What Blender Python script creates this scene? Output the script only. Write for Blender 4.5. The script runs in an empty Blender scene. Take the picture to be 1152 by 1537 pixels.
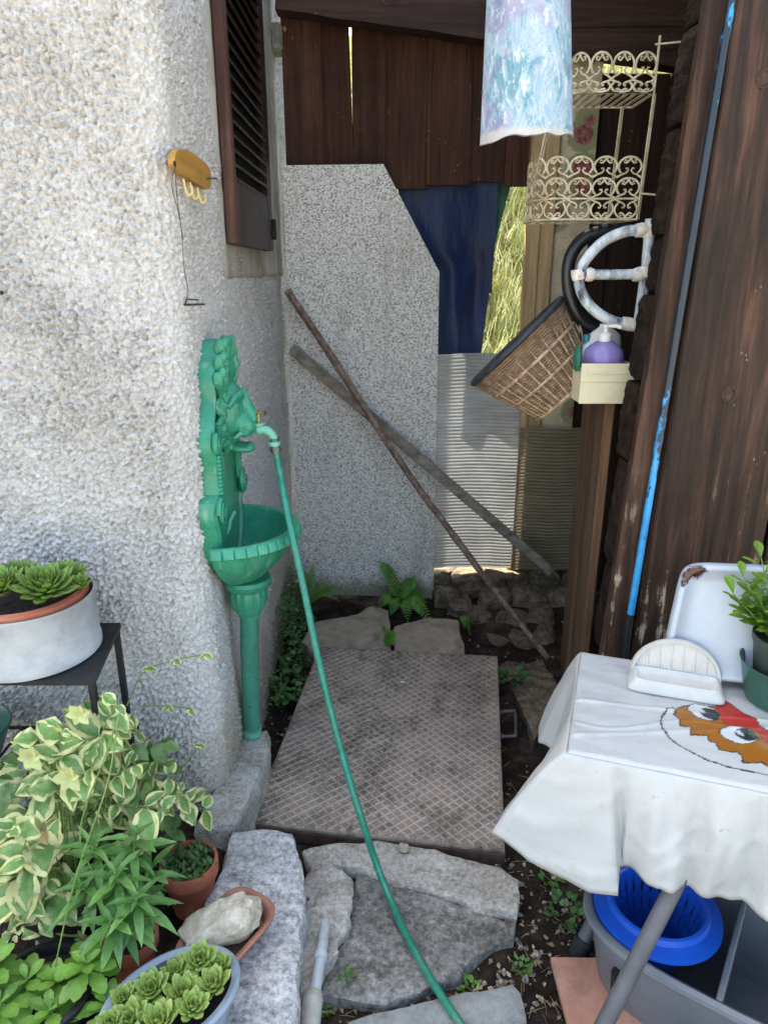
import bpy, bmesh, math, random
import numpy as np
from mathutils import Vector, Matrix, Quaternion, noise
R = math.radians
V = Vector
random.seed(11)
scene = bpy.context.scene
col = scene.collection

# ------------------------------------------------------------ camera
CAM_H, PITCH, FPX = 1.55, R(18.8), 1065.0
cd = bpy.data.cameras.new('camera'); cam = bpy.data.objects.new('camera', cd); col.objects.link(cam)
cam.location = (0, 0, CAM_H); cam.rotation_euler = (R(90) - PITCH, 0, 0)
cd.sensor_fit = 'HORIZONTAL'; cd.sensor_width = 36; cd.lens = 36 * FPX / 1152
cd.clip_start = .02; cd.clip_end = 500
scene.camera = cam

# ------------------------------------------------------------ sky, sun, exposure
SUN_EL, SUN_AZ = R(58), R(-45)          # azimuth from +Y, clockwise
w = bpy.data.worlds.new('World'); scene.world = w; w.use_nodes = True
nt = w.node_tree
sky = nt.nodes.new('ShaderNodeTexSky'); sky.sky_type = 'NISHITA'; sky.sun_disc = False
sky.sun_elevation = SUN_EL; sky.sun_rotation = SUN_AZ
sky.air_density = 1.0; sky.dust_density = 4.0; sky.ozone_density = 1.0
nt.links.new(sky.outputs[0], nt.nodes['Background'].inputs[0])
nt.nodes['Background'].inputs[1].default_value = .15
sl = bpy.data.lights.new('sun', 'SUN'); sun = bpy.data.objects.new('sun', sl); col.objects.link(sun)
sl.energy = 4.0; sl.angle = R(.55); sl.color = (1, .95, .86)
sd = V((math.sin(SUN_AZ) * math.cos(SUN_EL), math.cos(SUN_AZ) * math.cos(SUN_EL), math.sin(SUN_EL)))
sun.rotation_euler = sd.to_track_quat('Z', 'Y').to_euler(); sun.location = (-4, 6, 9)
vs = scene.view_settings
vs.view_transform = 'Standard'; vs.look = 'None'; vs.gamma = 1.0; vs.use_curve_mapping = False
vs.exposure = 2.5
vs.use_white_balance = True; vs.white_balance_temperature = 7000; vs.white_balance_tint = 6

# ------------------------------------------------------------ pixel -> place (a pixel gives a direction, x/y/z the plane it touches)
CP, SP = math.cos(PITCH), math.sin(PITCH)
def at(px, py, x=None, y=None, z=None):
    a = (px - 576) / FPX; b = (768.5 - py) / FPX
    d = V((a, CP + SP * b, -SP + CP * b)); o = V((0, 0, CAM_H))
    t = ((y - o.y) / d.y) if y is not None else ((z - o.z) / d.z) if z is not None else ((x - o.x) / d.x)
    return o + d * t

# ------------------------------------------------------------ mesh helpers
def lerp(a, b, t): return a + (b - a) * t
def frame(d, up=(0, 0, 1)):
    d = V(d).normalized(); u = V(up)
    if abs(d.dot(u.normalized())) > .995: u = V((1, 0, 0))
    s = d.cross(u).normalized(); return s, s.cross(d).normalized()
def spline(pts, n):
    """Catmull-Rom through pts, n samples per span"""
    pts = [V(p) for p in pts]; out = []
    P = [pts[0] * 2 - pts[1]] + pts + [pts[-1] * 2 - pts[-2]]
    for i in range(1, len(P) - 2):
        for k in range(n):
            t = k / n; a, b, c, d = P[i - 1], P[i], P[i + 1], P[i + 2]
            out.append(.5 * ((2 * b) + (c - a) * t + (2 * a - 5 * b + 4 * c - d) * t * t + (3 * b - a - 3 * c + d) * t ** 3))
    out.append(pts[-1]); return out
class MB:
    def __init__(s): s.v = []; s.f = []; s.m = []; s.c = None; s.mi = 0
    def add(s, vs, fs):
        o = len(s.v); s.v += [V(p) for p in vs]; s.f += [tuple(i + o for i in f) for f in fs]; s.m += [s.mi] * len(fs); return s
    def obox(s, M, size, bev=.003):
        h = [k / 2 for k in size]; b = min(bev, *(k * .45 for k in h)); vs = []; C = [(x, y, z) for x in (-1, 1) for y in (-1, 1) for z in (-1, 1)]
        for c in C:
            for a in range(3):
                vs.append(M @ V([c[k] * (h[k] if k == a else h[k] - b) for k in range(3)]))
        ix = {c: i for i, c in enumerate(C)}; fs = []
        for a in range(3):
            p, q = [k for k in range(3) if k != a]
            for sg in (-1, 1):
                l = []
                for (u, w_) in ((-1, -1), (1, -1), (1, 1), (-1, 1)):
                    c = [0, 0, 0]; c[a] = sg; c[p] = u; c[q] = w_; l.append(ix[tuple(c)] * 3 + a)
                fs.append(l)
            for u in (-1, 1):
                for w_ in (-1, 1):
                    c1 = [0, 0, 0]; c1[a] = -1; c1[p] = u; c1[q] = w_; c2 = list(c1); c2[a] = 1
                    i, j = ix[tuple(c1)] * 3, ix[tuple(c2)] * 3
                    fs.append([i + p, j + p, j + q, i + q])
        for c in C: i = ix[c] * 3; fs.append([i, i + 1, i + 2])
        return s.add(vs, fs)
    def box(s, lo, hi, bev=.003):
        lo, hi = V(lo), V(hi); return s.obox(Matrix.Translation((lo + hi) / 2), hi - lo, bev)
    def bar(s, a, b, wd, th, up=(0, 0, 1), bev=.002):
        a, b = V(a), V(b); d = (b - a); s1, u = frame(d, up)
        M = Matrix((s1, d.normalized(), u)).transposed().to_4x4(); M.translation = (a + b) / 2
        return s.obox(M, (wd, d.length, th), bev)
    def tube(s, path, r, n=8, caps=True, closed=False, up=(0, 0, 1)):
        path = [V(p) for p in path]; k = len(path); rr = r if isinstance(r, (list, tuple)) else [r] * k
        vs = []; u = None
        for i, p in enumerate(path):
            d = (path[(i + 1) % k] - path[i - 1]) if closed else (path[min(i + 1, k - 1)] - path[max(i - 1, 0)])
            if d.length < 1e-9: d = V((0, 0, 1))
            d.normalize()
            if u is None: u = frame(d, up)[1]
            u = (u - d * u.dot(d)); u = u.normalized() if u.length > 1e-6 else frame(d, up)[1]
            w_ = d.cross(u)
            for j in range(n):
                a = 2 * math.pi * j / n; vs.append(p + (u * math.cos(a) + w_ * math.sin(a)) * rr[i])
        fs = []
        for i in range(k if closed else k - 1):
            for j in range(n):
                a, b = i * n + j, i * n + (j + 1) % n; c, d_ = ((i + 1) % k) * n + (j + 1) % n, ((i + 1) % k) * n + j
                fs.append((a, b, c, d_))
        if caps and not closed: fs += [tuple(range(n))[::-1], tuple(range((k - 1) * n, k * n))]
        return s.add(vs, fs)
    def lathe(s, prof, o=(0, 0, 0), n=32, M=None, sx=1, sy=1, a0=0, a1=360, caps=True):
        full = abs(a1 - a0) >= 359.9; m = n if full else n + 1; vs = []; fs = []
        for (r, z) in prof:
            for j in range(m):
                a = R(lerp(a0, a1, j / n)); p = V((r * math.cos(a) * sx, r * math.sin(a) * sy, z))
                vs.append((M @ p if M else p) + V(o))
        for i in range(len(prof) - 1):
            for j in range(n):
                k = (j + 1) % m; fs.append((i * m + j, i * m + k, (i + 1) * m + k, (i + 1) * m + j))
        if full and caps and prof[0] != prof[-1]:
            if prof[0][0] > 1e-5: fs.append(tuple(range(m))[::-1])
            if prof[-1][0] > 1e-5: fs.append(tuple(range((len(prof) - 1) * m, len(prof) * m)))
        return s.add(vs, fs)
    def prism(s, poly, ext):
        n = len(poly); e = V(ext); vs = [V(p) for p in poly] + [V(p) + e for p in poly]
        return s.add(vs, [tuple(range(n)), tuple(range(2 * n - 1, n - 1, -1))] + [(i, (i + 1) % n, n + (i + 1) % n, n + i) for i in range(n)])
    def grid(s, f, nu, nv, closed_u=False):
        vs = [f(i / nu, j / nv) for j in range(nv + 1) for i in range(nu if closed_u else nu + 1)]
        m = nu if closed_u else nu + 1; fs = []
        for j in range(nv):
            for i in range(nu):
                k = (i + 1) % m; fs.append((j * m + i, j * m + k, (j + 1) * m + k, (j + 1) * m + i))
        return s.add(vs, fs)
    def ball(s, c, r, n=12, m=8, rot=None):
        c = V(c); rx = r if hasattr(r, '__len__') else (r, r, r)
        vs = []; fs = []
        for j in range(m + 1):
            t = math.pi * j / m
            for i in range(n):
                a = 2 * math.pi * i / n; p = V((rx[0] * math.sin(t) * math.cos(a), rx[1] * math.sin(t) * math.sin(a), rx[2] * math.cos(t)))
                vs.append(c + (rot @ p if rot else p))
        for j in range(m):
            for i in range(n): fs.append((j * n + i, j * n + (i + 1) % n, (j + 1) * n + (i + 1) % n, (j + 1) * n + i))
        return s.add(vs, fs)
    def mesh(s, name, org=V((0, 0, 0)), smooth=True, angle=35, recalc=True, weld=False):
        me = bpy.data.meshes.new(name); me.from_pydata([tuple(p - org) for p in s.v], [], s.f)
        for p, mi in zip(me.polygons, s.m): p.material_index = mi
        if recalc or weld:
            bm = bmesh.new(); bm.from_mesh(me)
            if weld: bmesh.ops.remove_doubles(bm, verts=bm.verts, dist=1e-5)
            if recalc: bmesh.ops.recalc_face_normals(bm, faces=bm.faces)
            bm.to_mesh(me); bm.free()
        if smooth:
            me.polygons.foreach_set('use_smooth', [True] * len(me.polygons))
            if angle < 180: me.set_sharp_from_angle(angle=R(angle))
        me.update(); return me
ORG = {}
def _mats(me, mats):
    for m in (mats if isinstance(mats, (list, tuple)) else [mats]): me.materials.append(m)
def tag(o, label=None, cat=None, group=None, kind=None):
    if label: o['label'] = label
    if cat: o['category'] = cat
    if group: o['group'] = group
    if kind: o['kind'] = kind
    return o
def thing(name, label, cat, loc, group=None):
    o = bpy.data.objects.new(name, None); col.objects.link(o); o.location = loc; ORG[o] = V(loc); o.empty_display_size = .05
    return tag(o, label, cat, group)
def part(parent, name, mb, mat, label=None, kind=None, **k):
    """mesh built in world coordinates, stored relative to its thing's base"""
    me = mb if isinstance(mb, bpy.types.Mesh) else mb.mesh(name, ORG[parent], **k)
    _mats(me, mat); o = bpy.data.objects.new(name, me); col.objects.link(o); o.parent = parent; ORG[o] = ORG[parent]
    return tag(o, label, None, None, kind)
def inst(parent, name, me, loc, q, sc=1.0):
    """a piece sharing mesh data"""
    o = bpy.data.objects.new(name, me); col.objects.link(o); o.parent = parent
    o.location = V(loc) - ORG[parent]; o.rotation_mode = 'QUATERNION'; o.rotation_quaternion = q
    o.scale = sc if hasattr(sc, '__len__') else (sc, sc, sc); ORG[o] = V(loc); return o
def solo(name, label, cat, mb, mat, group=None, kind=None, **k):
    lo = [min(p[i] for p in mb.v) for i in range(3)]; hi = [max(p[i] for p in mb.v) for i in range(3)]
    org = V(((lo[0] + hi[0]) / 2, (lo[1] + hi[1]) / 2, lo[2])); me = mb.mesh(name, org, **k); _mats(me, mat)
    o = bpy.data.objects.new(name, me); col.objects.link(o); o.location = org; ORG[o] = org
    return tag(o, label, cat, group, kind)
def struct(name, mb, mat, kind='structure', **k):
    me = mb.mesh(name, V((0, 0, 0)), **k); _mats(me, mat); o = bpy.data.objects.new(name, me); col.objects.link(o); ORG[o] = V((0, 0, 0))
    return tag(o, kind=kind)
def displace(mb, amp, sc, seed=0, axis=None):
    for p in mb.v:
        q = p * sc + V((seed * 7.3, seed * 3.1, seed * 1.7))
        if axis is None:
            d = V((noise.noise(q), noise.noise(q + V((31, 7, 3))), noise.noise(q + V((5, 17, 29)))))
            p += d * amp
        else: p += V(axis) * noise.noise(q) * amp

# ------------------------------------------------------------ material helpers
def lin(h):
    h = h.lstrip('#'); o = []
    for i in (0, 2, 4):
        c = int(h[i:i + 2], 16) / 255; o.append(c / 12.92 if c <= .04045 else ((c + .055) / 1.055) ** 2.4)
    return (*o, 1)
class NB:
    def __init__(s, name):
        s.m = bpy.data.materials.new(name); s.m.use_nodes = True; s.t = s.m.node_tree; s.b = s.t.nodes['Principled BSDF']; s.out = s.t.nodes['Material Output']
        s.tc = s.t.nodes.new('ShaderNodeTexCoord').outputs['Object']
    def n(s, t, ins=None, **pr):
        nd = s.t.nodes.new(t)
        for k, v in pr.items(): setattr(nd, k, v)
        for k, v in (ins or {}).items():
            if isinstance(v, bpy.types.NodeSocket): s.t.links.new(v, nd.inputs[k])
            else: nd.inputs[k].default_value = v
        return nd
    def map(s, sc, rot=(0, 0, 0), src=None, loc=(0, 0, 0)):
        return s.n('ShaderNodeMapping', {'Vector': src or s.tc, 'Scale': sc, 'Rotation': rot, 'Location': loc}).outputs[0]
    def noise(s, scale, detail=5, rough=.6, src=None, dist=0):
        return s.n('ShaderNodeTexNoise', {'Vector': src or s.tc, 'Scale': scale, 'Detail': detail, 'Roughness': rough, 'Distortion': dist}).outputs[0]
    def voro(s, scale, src=None, feature='F1', out=0):
        return s.n('ShaderNodeTexVoronoi', {'Vector': src or s.tc, 'Scale': scale}, feature=feature).outputs[out]
    def ramp(s, fac, stops, interp='LINEAR'):
        r = s.n('ShaderNodeValToRGB', {'Fac': fac}); e = r.color_ramp.elements; r.color_ramp.interpolation = interp
        while len(e) < len(stops): e.new(.5)
        for el, (p, c) in zip(e, stops): el.position = p; el.color = lin(c) if isinstance(c, str) else c
        return r.outputs[0]
    def mask(s, fac, a, b):
        return s.n('ShaderNodeMapRange', {'Value': fac, 'From Min': a, 'From Max': b}, interpolation_type='SMOOTHSTEP').outputs[0]
    def math(s, op, a, b=0.0):
        return s.n('ShaderNodeMath', {0: a, 1: b}, operation=op).outputs[0]
    def mix(s, f, a, b, mode='MIX'):
        nd = s.n('ShaderNodeMix', data_type='RGBA', blend_type=mode)
        for k, v in ((0, f), (6, a), (7, b)):
            if isinstance(v, str): v = lin(v)
            if isinstance(v, bpy.types.NodeSocket): s.t.links.new(v, nd.inputs[k])
            else: nd.inputs[k].default_value = v
        return nd.outputs[2]
    def rand(s): return s.n('ShaderNodeObjectInfo').outputs['Random']
    def attr(s, name): return s.n('ShaderNodeAttribute', attribute_name=name).outputs
    def sep(s): return s.n('ShaderNodeSeparateXYZ', {0: s.tc}).outputs
    def done(s, color, rough=.7, bump=None, bs=.3, bd=.01, metal=0, spec=.5, trans=0, sub=0, coat=0):
        b = s.b
        def put(k, v):
            if isinstance(v, bpy.types.NodeSocket): s.t.links.new(v, b.inputs[k])
            else: b.inputs[k].default_value = lin(v) if isinstance(v, str) else v
        put('Base Color', color); put('Roughness', rough); put('Metallic', metal); put('Specular IOR Level', spec)
        if coat: put('Coat Weight', coat); put('Coat Roughness', .15)
        if bump is not None:
            bn = s.n('ShaderNodeBump', {'Height': bump, 'Strength': bs, 'Distance': bd}).outputs[0]; s.t.links.new(bn, b.inputs['Normal'])
        if trans:
            tr = s.n('ShaderNodeBsdfTranslucent'); mx = s.n('ShaderNodeMixShader', {0: trans})
            if isinstance(color, bpy.types.NodeSocket): s.t.links.new(color, tr.inputs[0])
            else: tr.inputs[0].default_value = lin(color) if isinstance(color, str) else color
            s.t.links.new(b.outputs[0], mx.inputs[1]); s.t.links.new(tr.outputs[0], mx.inputs[2]); s.t.links.new(mx.outputs[0], s.out.inputs[0])
        return s.m
def pmat(name, stops, scale=8, rough=.7, bs=.3, bscale=60, bd=.004, stretch=(1, 1, 1), vary=0, detail=6, dirt=None, **k):
    """noise-mottled surface: colour stops over one noise, fine bump, optional per-object variation and dirt blotches"""
    b = NB(name); src = b.map(stretch)
    if vary:
        off = b.n('ShaderNodeVectorMath', {0: src, 1: b.rand()}, operation='ADD').outputs[0]; src = off
    c = b.ramp(b.noise(scale, detail, .62, src), stops)
    if vary:
        c = b.mix(1.0, c, b.ramp(b.rand(), [(0, (1 - vary,) * 3 + (1,)), (1, (1 + vary * .6,) * 3 + (1,))]), 'MULTIPLY')
    if dirt: c = b.mix(b.math('MULTIPLY', b.mask(b.noise(dirt[1], 5, .7), .48, .72), dirt[2] if len(dirt) > 2 else .7), c, dirt[0])
    return b.done(c, rough, b.noise(bscale, 4, .6, src), bs, bd, **k)

# ============================================================ materials of the setting
def m_stucco():
    b = NB('roughcast_stucco')
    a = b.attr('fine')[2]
    big = b.noise(1.7, 4, .6); fine = b.noise(95, 3, .6); mid = b.noise(14, 5, .65)
    c = b.ramp(b.math('ADD', b.math('MULTIPLY', mid, .22), b.math('MULTIPLY', fine, .78)), [(.28, '#7f7b76'), (.40, '#b9b6b1'), (.54, '#cfccc8'), (.74, '#dad8d5')])
    c = b.mix(b.math('MULTIPLY', b.mask(big, .5, .75), .3), c, '#a8a090')                       # weather stains
    sp = b.mask(b.voro(130), .16, .08)
    c = b.mix(b.math('MULTIPLY', b.math('MULTIPLY', sp, b.mask(b.noise(9, 3), .45, .62)), .55), c, '#5d5348')   # dark grit
    c = b.mix(b.math('MULTIPLY', a, .22), c, '#e2dcd0')                                                    # side wall lightened in colour to make up for its dimmer light
    # damp, yellowed foot of the side wall
    z = b.sep()[2]
    lo = b.math('MULTIPLY', b.mask(b.math('ADD', z, b.math('MULTIPLY', b.noise(3.2, 4), -.7)), .2, -.18), b.math('MULTIPLY', a, .6))
    c = b.mix(lo, c, '#b9ab8e')
    sp2 = b.math('MULTIPLY', b.mask(b.math('ADD', z, b.math('MULTIPLY', b.noise(5, 5, .7), -.5)), .12, -.16), .6); c = b.mix(sp2, c, '#7f7464')   # mud splashes near the ground
    return b.done(c, .92, b.noise(150, 4, .7), .9, .005, spec=.2)
MAT = {}
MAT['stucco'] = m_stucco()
MAT['plaster'] = pmat('smooth_plaster', [(.3, '#958d80'), (.55, '#b3ada2'), (.8, '#c0bbb2')], 6, .9, .3, 120, .003, dirt=('#7d7363', 3.5, .6), spec=.2)
MAT['soil'] = pmat('soil', [(.25, '#15110d'), (.5, '#2e251e'), (.75, '#463a30')], 22, .95, .9, 110, .012, dirt=('#6a6053', 5, .5), spec=.15)
MAT['meadow'] = pmat('meadow_earth', [(.3, '#4b4a22'), (.6, '#77733c')], 9, .95, .6, 60, .02, spec=.1)
def m_wood(name, stops, rough=.75, grain=1.0, vary=.25, wear=None, axis=2, bs=.5):
    """boards: grain stretched along one axis, ring figure, pores, optional bare weathered patches"""
    b = NB(name); st = [26 * grain] * 3; st[axis] = 1.3
    ri = b.rand(); off = b.n('ShaderNodeVectorMath', {0: b.tc, 1: b.n('ShaderNodeVectorMath', {0: (3.1, 5.3, 7.7), 'Scale': ri}, operation='SCALE').outputs[0]}, operation='ADD').outputs[0]
    g = b.noise(1.0, 7, .68, b.map(st, src=off), .6)
    st2 = [90 * grain] * 3; st2[axis] = 5
    p = b.noise(1.0, 3, .6, b.map(st2, src=off))
    f = b.math('ADD', b.math('MULTIPLY', g, .7), b.math('MULTIPLY', p, .3))
    c = b.ramp(f, stops)
    c = b.mix(1.0, c, b.ramp(ri, [(0, (1 - vary,) * 3 + (1,)), (1, (1 + vary * .5,) * 3 + (1,))]), 'MULTIPLY')
    c = b.mix(b.math('MULTIPLY', b.mask(b.noise(2.6, 4, .7, off), .5, .7), .35), c, '#15100d')
    st3 = [60 * grain] * 3; st3[axis] = .9
    ck = b.noise(1.0, 2, .5, b.map(st3, src=off, loc=(4, 9, 2))); c = b.mix(b.math('MULTIPLY', b.mask(ck, .33, .28), .8), c, '#0d0907')
    fl = b.mask(b.voro(70, b.map([1 if k_ != axis else .45 for k_ in range(3)], src=off)), .14, .07); c = b.mix(b.math('MULTIPLY', b.math('MULTIPLY', fl, b.mask(b.noise(5, 4, .7, off), .55, .62)), .6), c, '#b8a994')
    if wear:
        colr, z0, z1, th = wear
        z = b.sep()[2]
        m = b.math('MULTIPLY', b.mask(z, z0, z1), b.mask(b.math('ADD', b.math('MULTIPLY', g, .65), b.math('MULTIPLY', b.noise(7, 5, .7), .45)), th, th + .06))
        c = b.mix(m, c, colr)
    return b.done(c, rough, b.math('ADD', f, b.math('MULTIPLY', b.mask(ck, .36, .28), -.8)), bs * 1.5, .005, spec=.25)
MAT['brown_board'] = m_wood('stained_brown_board', [(.36, '#130c09'), (.5, '#35241a'), (.64, '#5a3f31')], .6, .8, .12, ('#a8957e', 1.15, .75, .60))
MAT['dark_board'] = m_wood('dark_old_board', [(.3, '#150d09'), (.5, '#2b1d14'), (.72, '#40301f')], .8)
MAT['back_board'] = m_wood('red_brown_board', [(.32, '#2a1811'), (.5, '#482b1e'), (.7, '#603f2d')], .75, 1, .35)
MAT['grey_wood'] = m_wood('weathered_grey_wood', [(.3, '#574d42'), (.5, '#857867'), (.72, '#a39684')], .85, 1.4, .15)
MAT['pale_wood'] = m_wood('pale_wood', [(.3, '#8a7350'), (.5, '#b99c72'), (.72, '#ccb48e')], .7, .7, .05)
MAT['log'] = pmat('charred_log_end', [(.3, '#0f0a08'), (.55, '#2b1f18'), (.8, '#4a382d')], 30, .95, 1, 120, .01, vary=.3, spec=.15)
MAT['rooftin'] = pmat('roof_boards', [(.3, '#3b2a1e'), (.7, '#5d4532')], 10, .85, .3)

# ============================================================ ground: one sheet to the horizon, rising as a bank behind the shed
def sst(a, b, t): t = max(0, min(1, (t - a) / (b - a))); return t * t * (3 - 2 * t)
def gz(x, y):
    z = .012 * noise.noise(V((x * 9, y * 9, 1))) + .02 * noise.noise(V((x * 2.3, y * 2.3, 4)))
    if y > 3.7: z += min((y - 3.7) * .85, 4) + max(0, y - 8.4) * .1 + .12 * noise.noise(V((x * 1.3, y * 1.3, 9)))
    z += .10 * sst(-.36, -.44, x) * sst(1.9, 1.6, y)
    z += .05 * sst(2.6, 3.0, y) * sst(-.2, .2, x)
    return z
def axis_pts(lo, hi, st, far): 
    a = []; t = lo; d = st
    while t > -far: d *= 1.35; t -= d; a.append(t)
    a = a[::-1]; t = lo
    while t < hi: a.append(t); t += st
    d = st
    while t < far: a.append(t); d *= 1.35; t += d
    return a
gx = axis_pts(-1.3, 1.4, .022, 150); gy = axis_pts(.5, 3.8, .022, 150)
g = MB(); g.add([V((x, y, gz(x, y))) for y in gy for x in gx], [(j * len(gx) + i, j * len(gx) + i + 1, (j + 1) * len(gx) + i + 1, (j + 1) * len(gx) + i) for j in range(len(gy) - 1) for i in range(len(gx) - 1)])
g.m = [1 if gy[k // (len(gx) - 1)] > 3.6 else 2 if gy[k // (len(gx) - 1)] < .45 else 0 for k in range(len(g.f))]
ground = struct('ground', g, [MAT['soil'], MAT['meadow'], pmat('bounce_gravel', [(.3, '#8a8377'), (.7, '#b5aea2')], 30, .95, .6, 90, .01)], angle=180)  # pale unseen ground behind the camera, added to bounce sunlight into the alley

# ============================================================ the stuccoed house on the left
XW, YW = -.45, 1.62                      # plane of the side wall, plane of the front wall
house = thing('stuccoed_house', 'tall house with pale rough roughcast walls and a rounded corner beside the alley', 'house', (-1.6, 2.6, 0))
rng = np.random.default_rng(5)
def band(wl, N=1024, cell=.0025, k=2.0):
    f = np.fft.fftfreq(N, cell); fx, fy = np.meshgrid(f, f); r = np.hypot(fx, fy) * wl
    a = np.fft.ifft2(np.fft.fft2(rng.standard_normal((N, N))) * np.exp(-((r - 1) / .8) ** 2) / (.5 + r)).real; return a / a.std()
T1 = .75 * band(.0125) + .6 * band(.0085) + .3 * band(.022); T1 = np.sign(T1) * np.abs(T1) ** 1.15
T2 = .7 * band(.0125) + .6 * band(.0085); T2 = np.sign(T2) * np.abs(T2) ** 1.2
TB = band(.35)
def samp(T, s, z):
    u = (s / .0025) % 1024; v = (z / .0025) % 1024; i = u.astype(int); j = v.astype(int); fu, fv = u - i, v - j; i2, j2 = (i + 1) % 1024, (j + 1) % 1024
    return (T[j % 1024, i % 1024] * (1 - fu) + T[j % 1024, i2] * fu) * (1 - fv) + (T[j2, i % 1024] * (1 - fu) + T[j2, i2] * fu) * fv
RC = .075; HH = 4.7  # unseen house height set to let sunlight reach the ground behind the camera
pl = []; s = 0
for x in list(np.arange(-1.4, -1.0, .006)) + list(np.arange(-1.0, XW - RC, .0032)): pl.append((x, YW, 0, -1, x + 1.4))
s = XW - RC + 1.4
for a in np.arange(0, math.pi / 2, .0032 / RC): pl.append((XW - RC + RC * math.sin(a), YW + RC - RC * math.cos(a), math.sin(a), -math.cos(a), s)); s += .0032
for y in np.arange(YW + RC, 3.62, .0046): pl.append((XW, y, 1, 0, s)); s += .0046
pl = np.array(pl); zz = np.concatenate([np.arange(-.05, 2.1, .0033), np.arange(2.1, 2.75, .007)])
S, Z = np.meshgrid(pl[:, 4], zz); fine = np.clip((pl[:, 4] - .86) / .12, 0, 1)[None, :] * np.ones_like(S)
TBs = samp(TB, S, Z); H = ((1 - fine) * samp(T1, S, Z) * .0060 + fine * samp(T2, S, Z) * .0036) * np.clip(1 + .2 * TBs, .6, 1.5) + .0016 * TBs
flare = .018 * np.clip((.55 - Z) / .55, 0, 1) ** 1.6 * fine * np.clip(1 - (pl[:, 1][None, :] - 1.75) / 1.2, 0, 1)
Hx = pl[:, 0][None, :] + pl[:, 2][None, :] * (H + flare); Hy = pl[:, 1][None, :] + pl[:, 3][None, :] * H
co = np.stack([Hx, Hy, Z], -1).reshape(-1, 3) - np.array(ORG[house])
nr, nc = S.shape; idx = np.arange(nr * nc).reshape(nr, nc)
q = np.stack([idx[:-1, :-1], idx[:-1, 1:], idx[1:, 1:], idx[1:, :-1]], -1).reshape(-1, 4)
me = bpy.data.meshes.new('wall'); me.vertices.add(nr * nc); me.vertices.foreach_set('co', co.ravel()); me.loops.add(q.size); me.loops.foreach_set('vertex_index', q.ravel())
me.polygons.add(len(q)); me.polygons.foreach_set('loop_start', np.arange(0, q.size, 4)); me.update(calc_edges=True)
me.polygons.foreach_set('use_smooth', np.ones(len(q), bool))
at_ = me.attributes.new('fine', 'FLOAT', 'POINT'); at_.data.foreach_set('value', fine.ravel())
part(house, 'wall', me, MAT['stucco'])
m = MB(); m.box((-6, YW + .16, -.3), (XW - .15, 3.9, HH), .002); m.box((-6, YW + .003, -.3), (-1.395, YW + .2, HH), .002); m.box((XW - .2, 3.6, -.3), (XW - .004, 3.9, HH), .002); m.box((-6.02, YW + .002, 2.74), (XW - .002, 3.88, HH + .01), .075)
part(house, 'upper_wall', m, MAT['stucco'])
m = MB(); m.prism([(-6.4, YW - .3, HH + .012), (-6.4, 4.2, HH + .012), (-6.4, 2.76, HH + 1.2)], (6.2, 0, 0)); part(house, 'roof', m, MAT['rooftin'])

# plaster band round the window and the shutter, on the side wall
def yw(px, py, x=XW): return at(px, py, x=x).y
def zw(px, py, x=XW): return at(px, py, x=x).z
ys0, ys1 = yw(333, 419), yw(421, 330)
zs = zw(340, 421)
m = MB(); m.grid(lambda u, v: V((XW + .009 + .0022 * noise.noise(V((u * 11, v * 30, 0))) + .0012 * noise.noise(V((u * 50, v * 90, 2))) - (.014 if min(u, 1 - u, v * 3) < .004 else 0), lerp(ys0, ys1, u) + .006 * noise.noise(V((v * 20, u * 3, 5))), lerp(zs, 2.75, v) + .008 * noise.noise(V((u * 9, 1, 5))))), 60, 120)
part(house, 'window_surround', m, MAT['plaster'], angle=60)

# shutter: stiles, rails, slats
shutter_mat = m_wood('dark_shutter_paint', [(.3, '#1a1310'), (.55, '#2c201b'), (.75, '#3d2c26')], .45, .8, .05)
stile_mat = m_wood('reddish_stile', [(.3, '#33201a'), (.5, '#4e332b'), (.72, '#7a5a4e')], .5, 1.2, .05)
xs = XW + .012; TH = .032
ya, yb = yw(357, 366, xs + TH), yw(411, 378, xs + TH); zb = zw(348, 366, xs + TH)
sh_m = MB(); sh_m.box((xs, yb - .09, zb), (xs + TH, yb, 2.9), .003); sh_m.box((xs + .001, ya + .025, zb + .001), (xs + TH - .001, yb - .085, zb + .17), .003); sh_m.box((xs + .002, ya + .06, 2.8), (xs + .008, yb - .08, 2.9), .003)
shutter = part(house, 'shutter', sh_m, shutter_mat, label='dark brown louvred window shutter')
m = MB(); m.box((xs, ya, zb + .002), (xs + TH + .002, ya + .03, 2.9), .004); part(shutter, 'stile', m, stile_mat)
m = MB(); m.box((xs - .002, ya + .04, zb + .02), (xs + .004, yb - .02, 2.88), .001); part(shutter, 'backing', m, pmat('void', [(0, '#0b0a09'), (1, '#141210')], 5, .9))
z = zb + .185
while z < 2.84:
    m = MB(); m.obox(Matrix.Translation((xs + TH * .5, (ya + yb) / 2 - .03, z)) @ Matrix.Rotation(R(42), 4, 'Y'), (.047, yb - ya - .115, .008), .002)
    part(shutter, 'slat', m, shutter_mat); z += .036
m = MB(); m.box((xs + TH, yb - .045, zb + .05), (xs + TH + .006, yb - .005, zb + .075), .002); m.box((xs + TH + .0005, yb - .012, zb + .04), (xs + TH + .012, yb + .004, zb + .11), .003)
part(shutter, 'hinge', m, pmat('black_iron', [(0, '#1a1918'), (1, '#2d2b29')], 20, .6, metal=.6))

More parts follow.
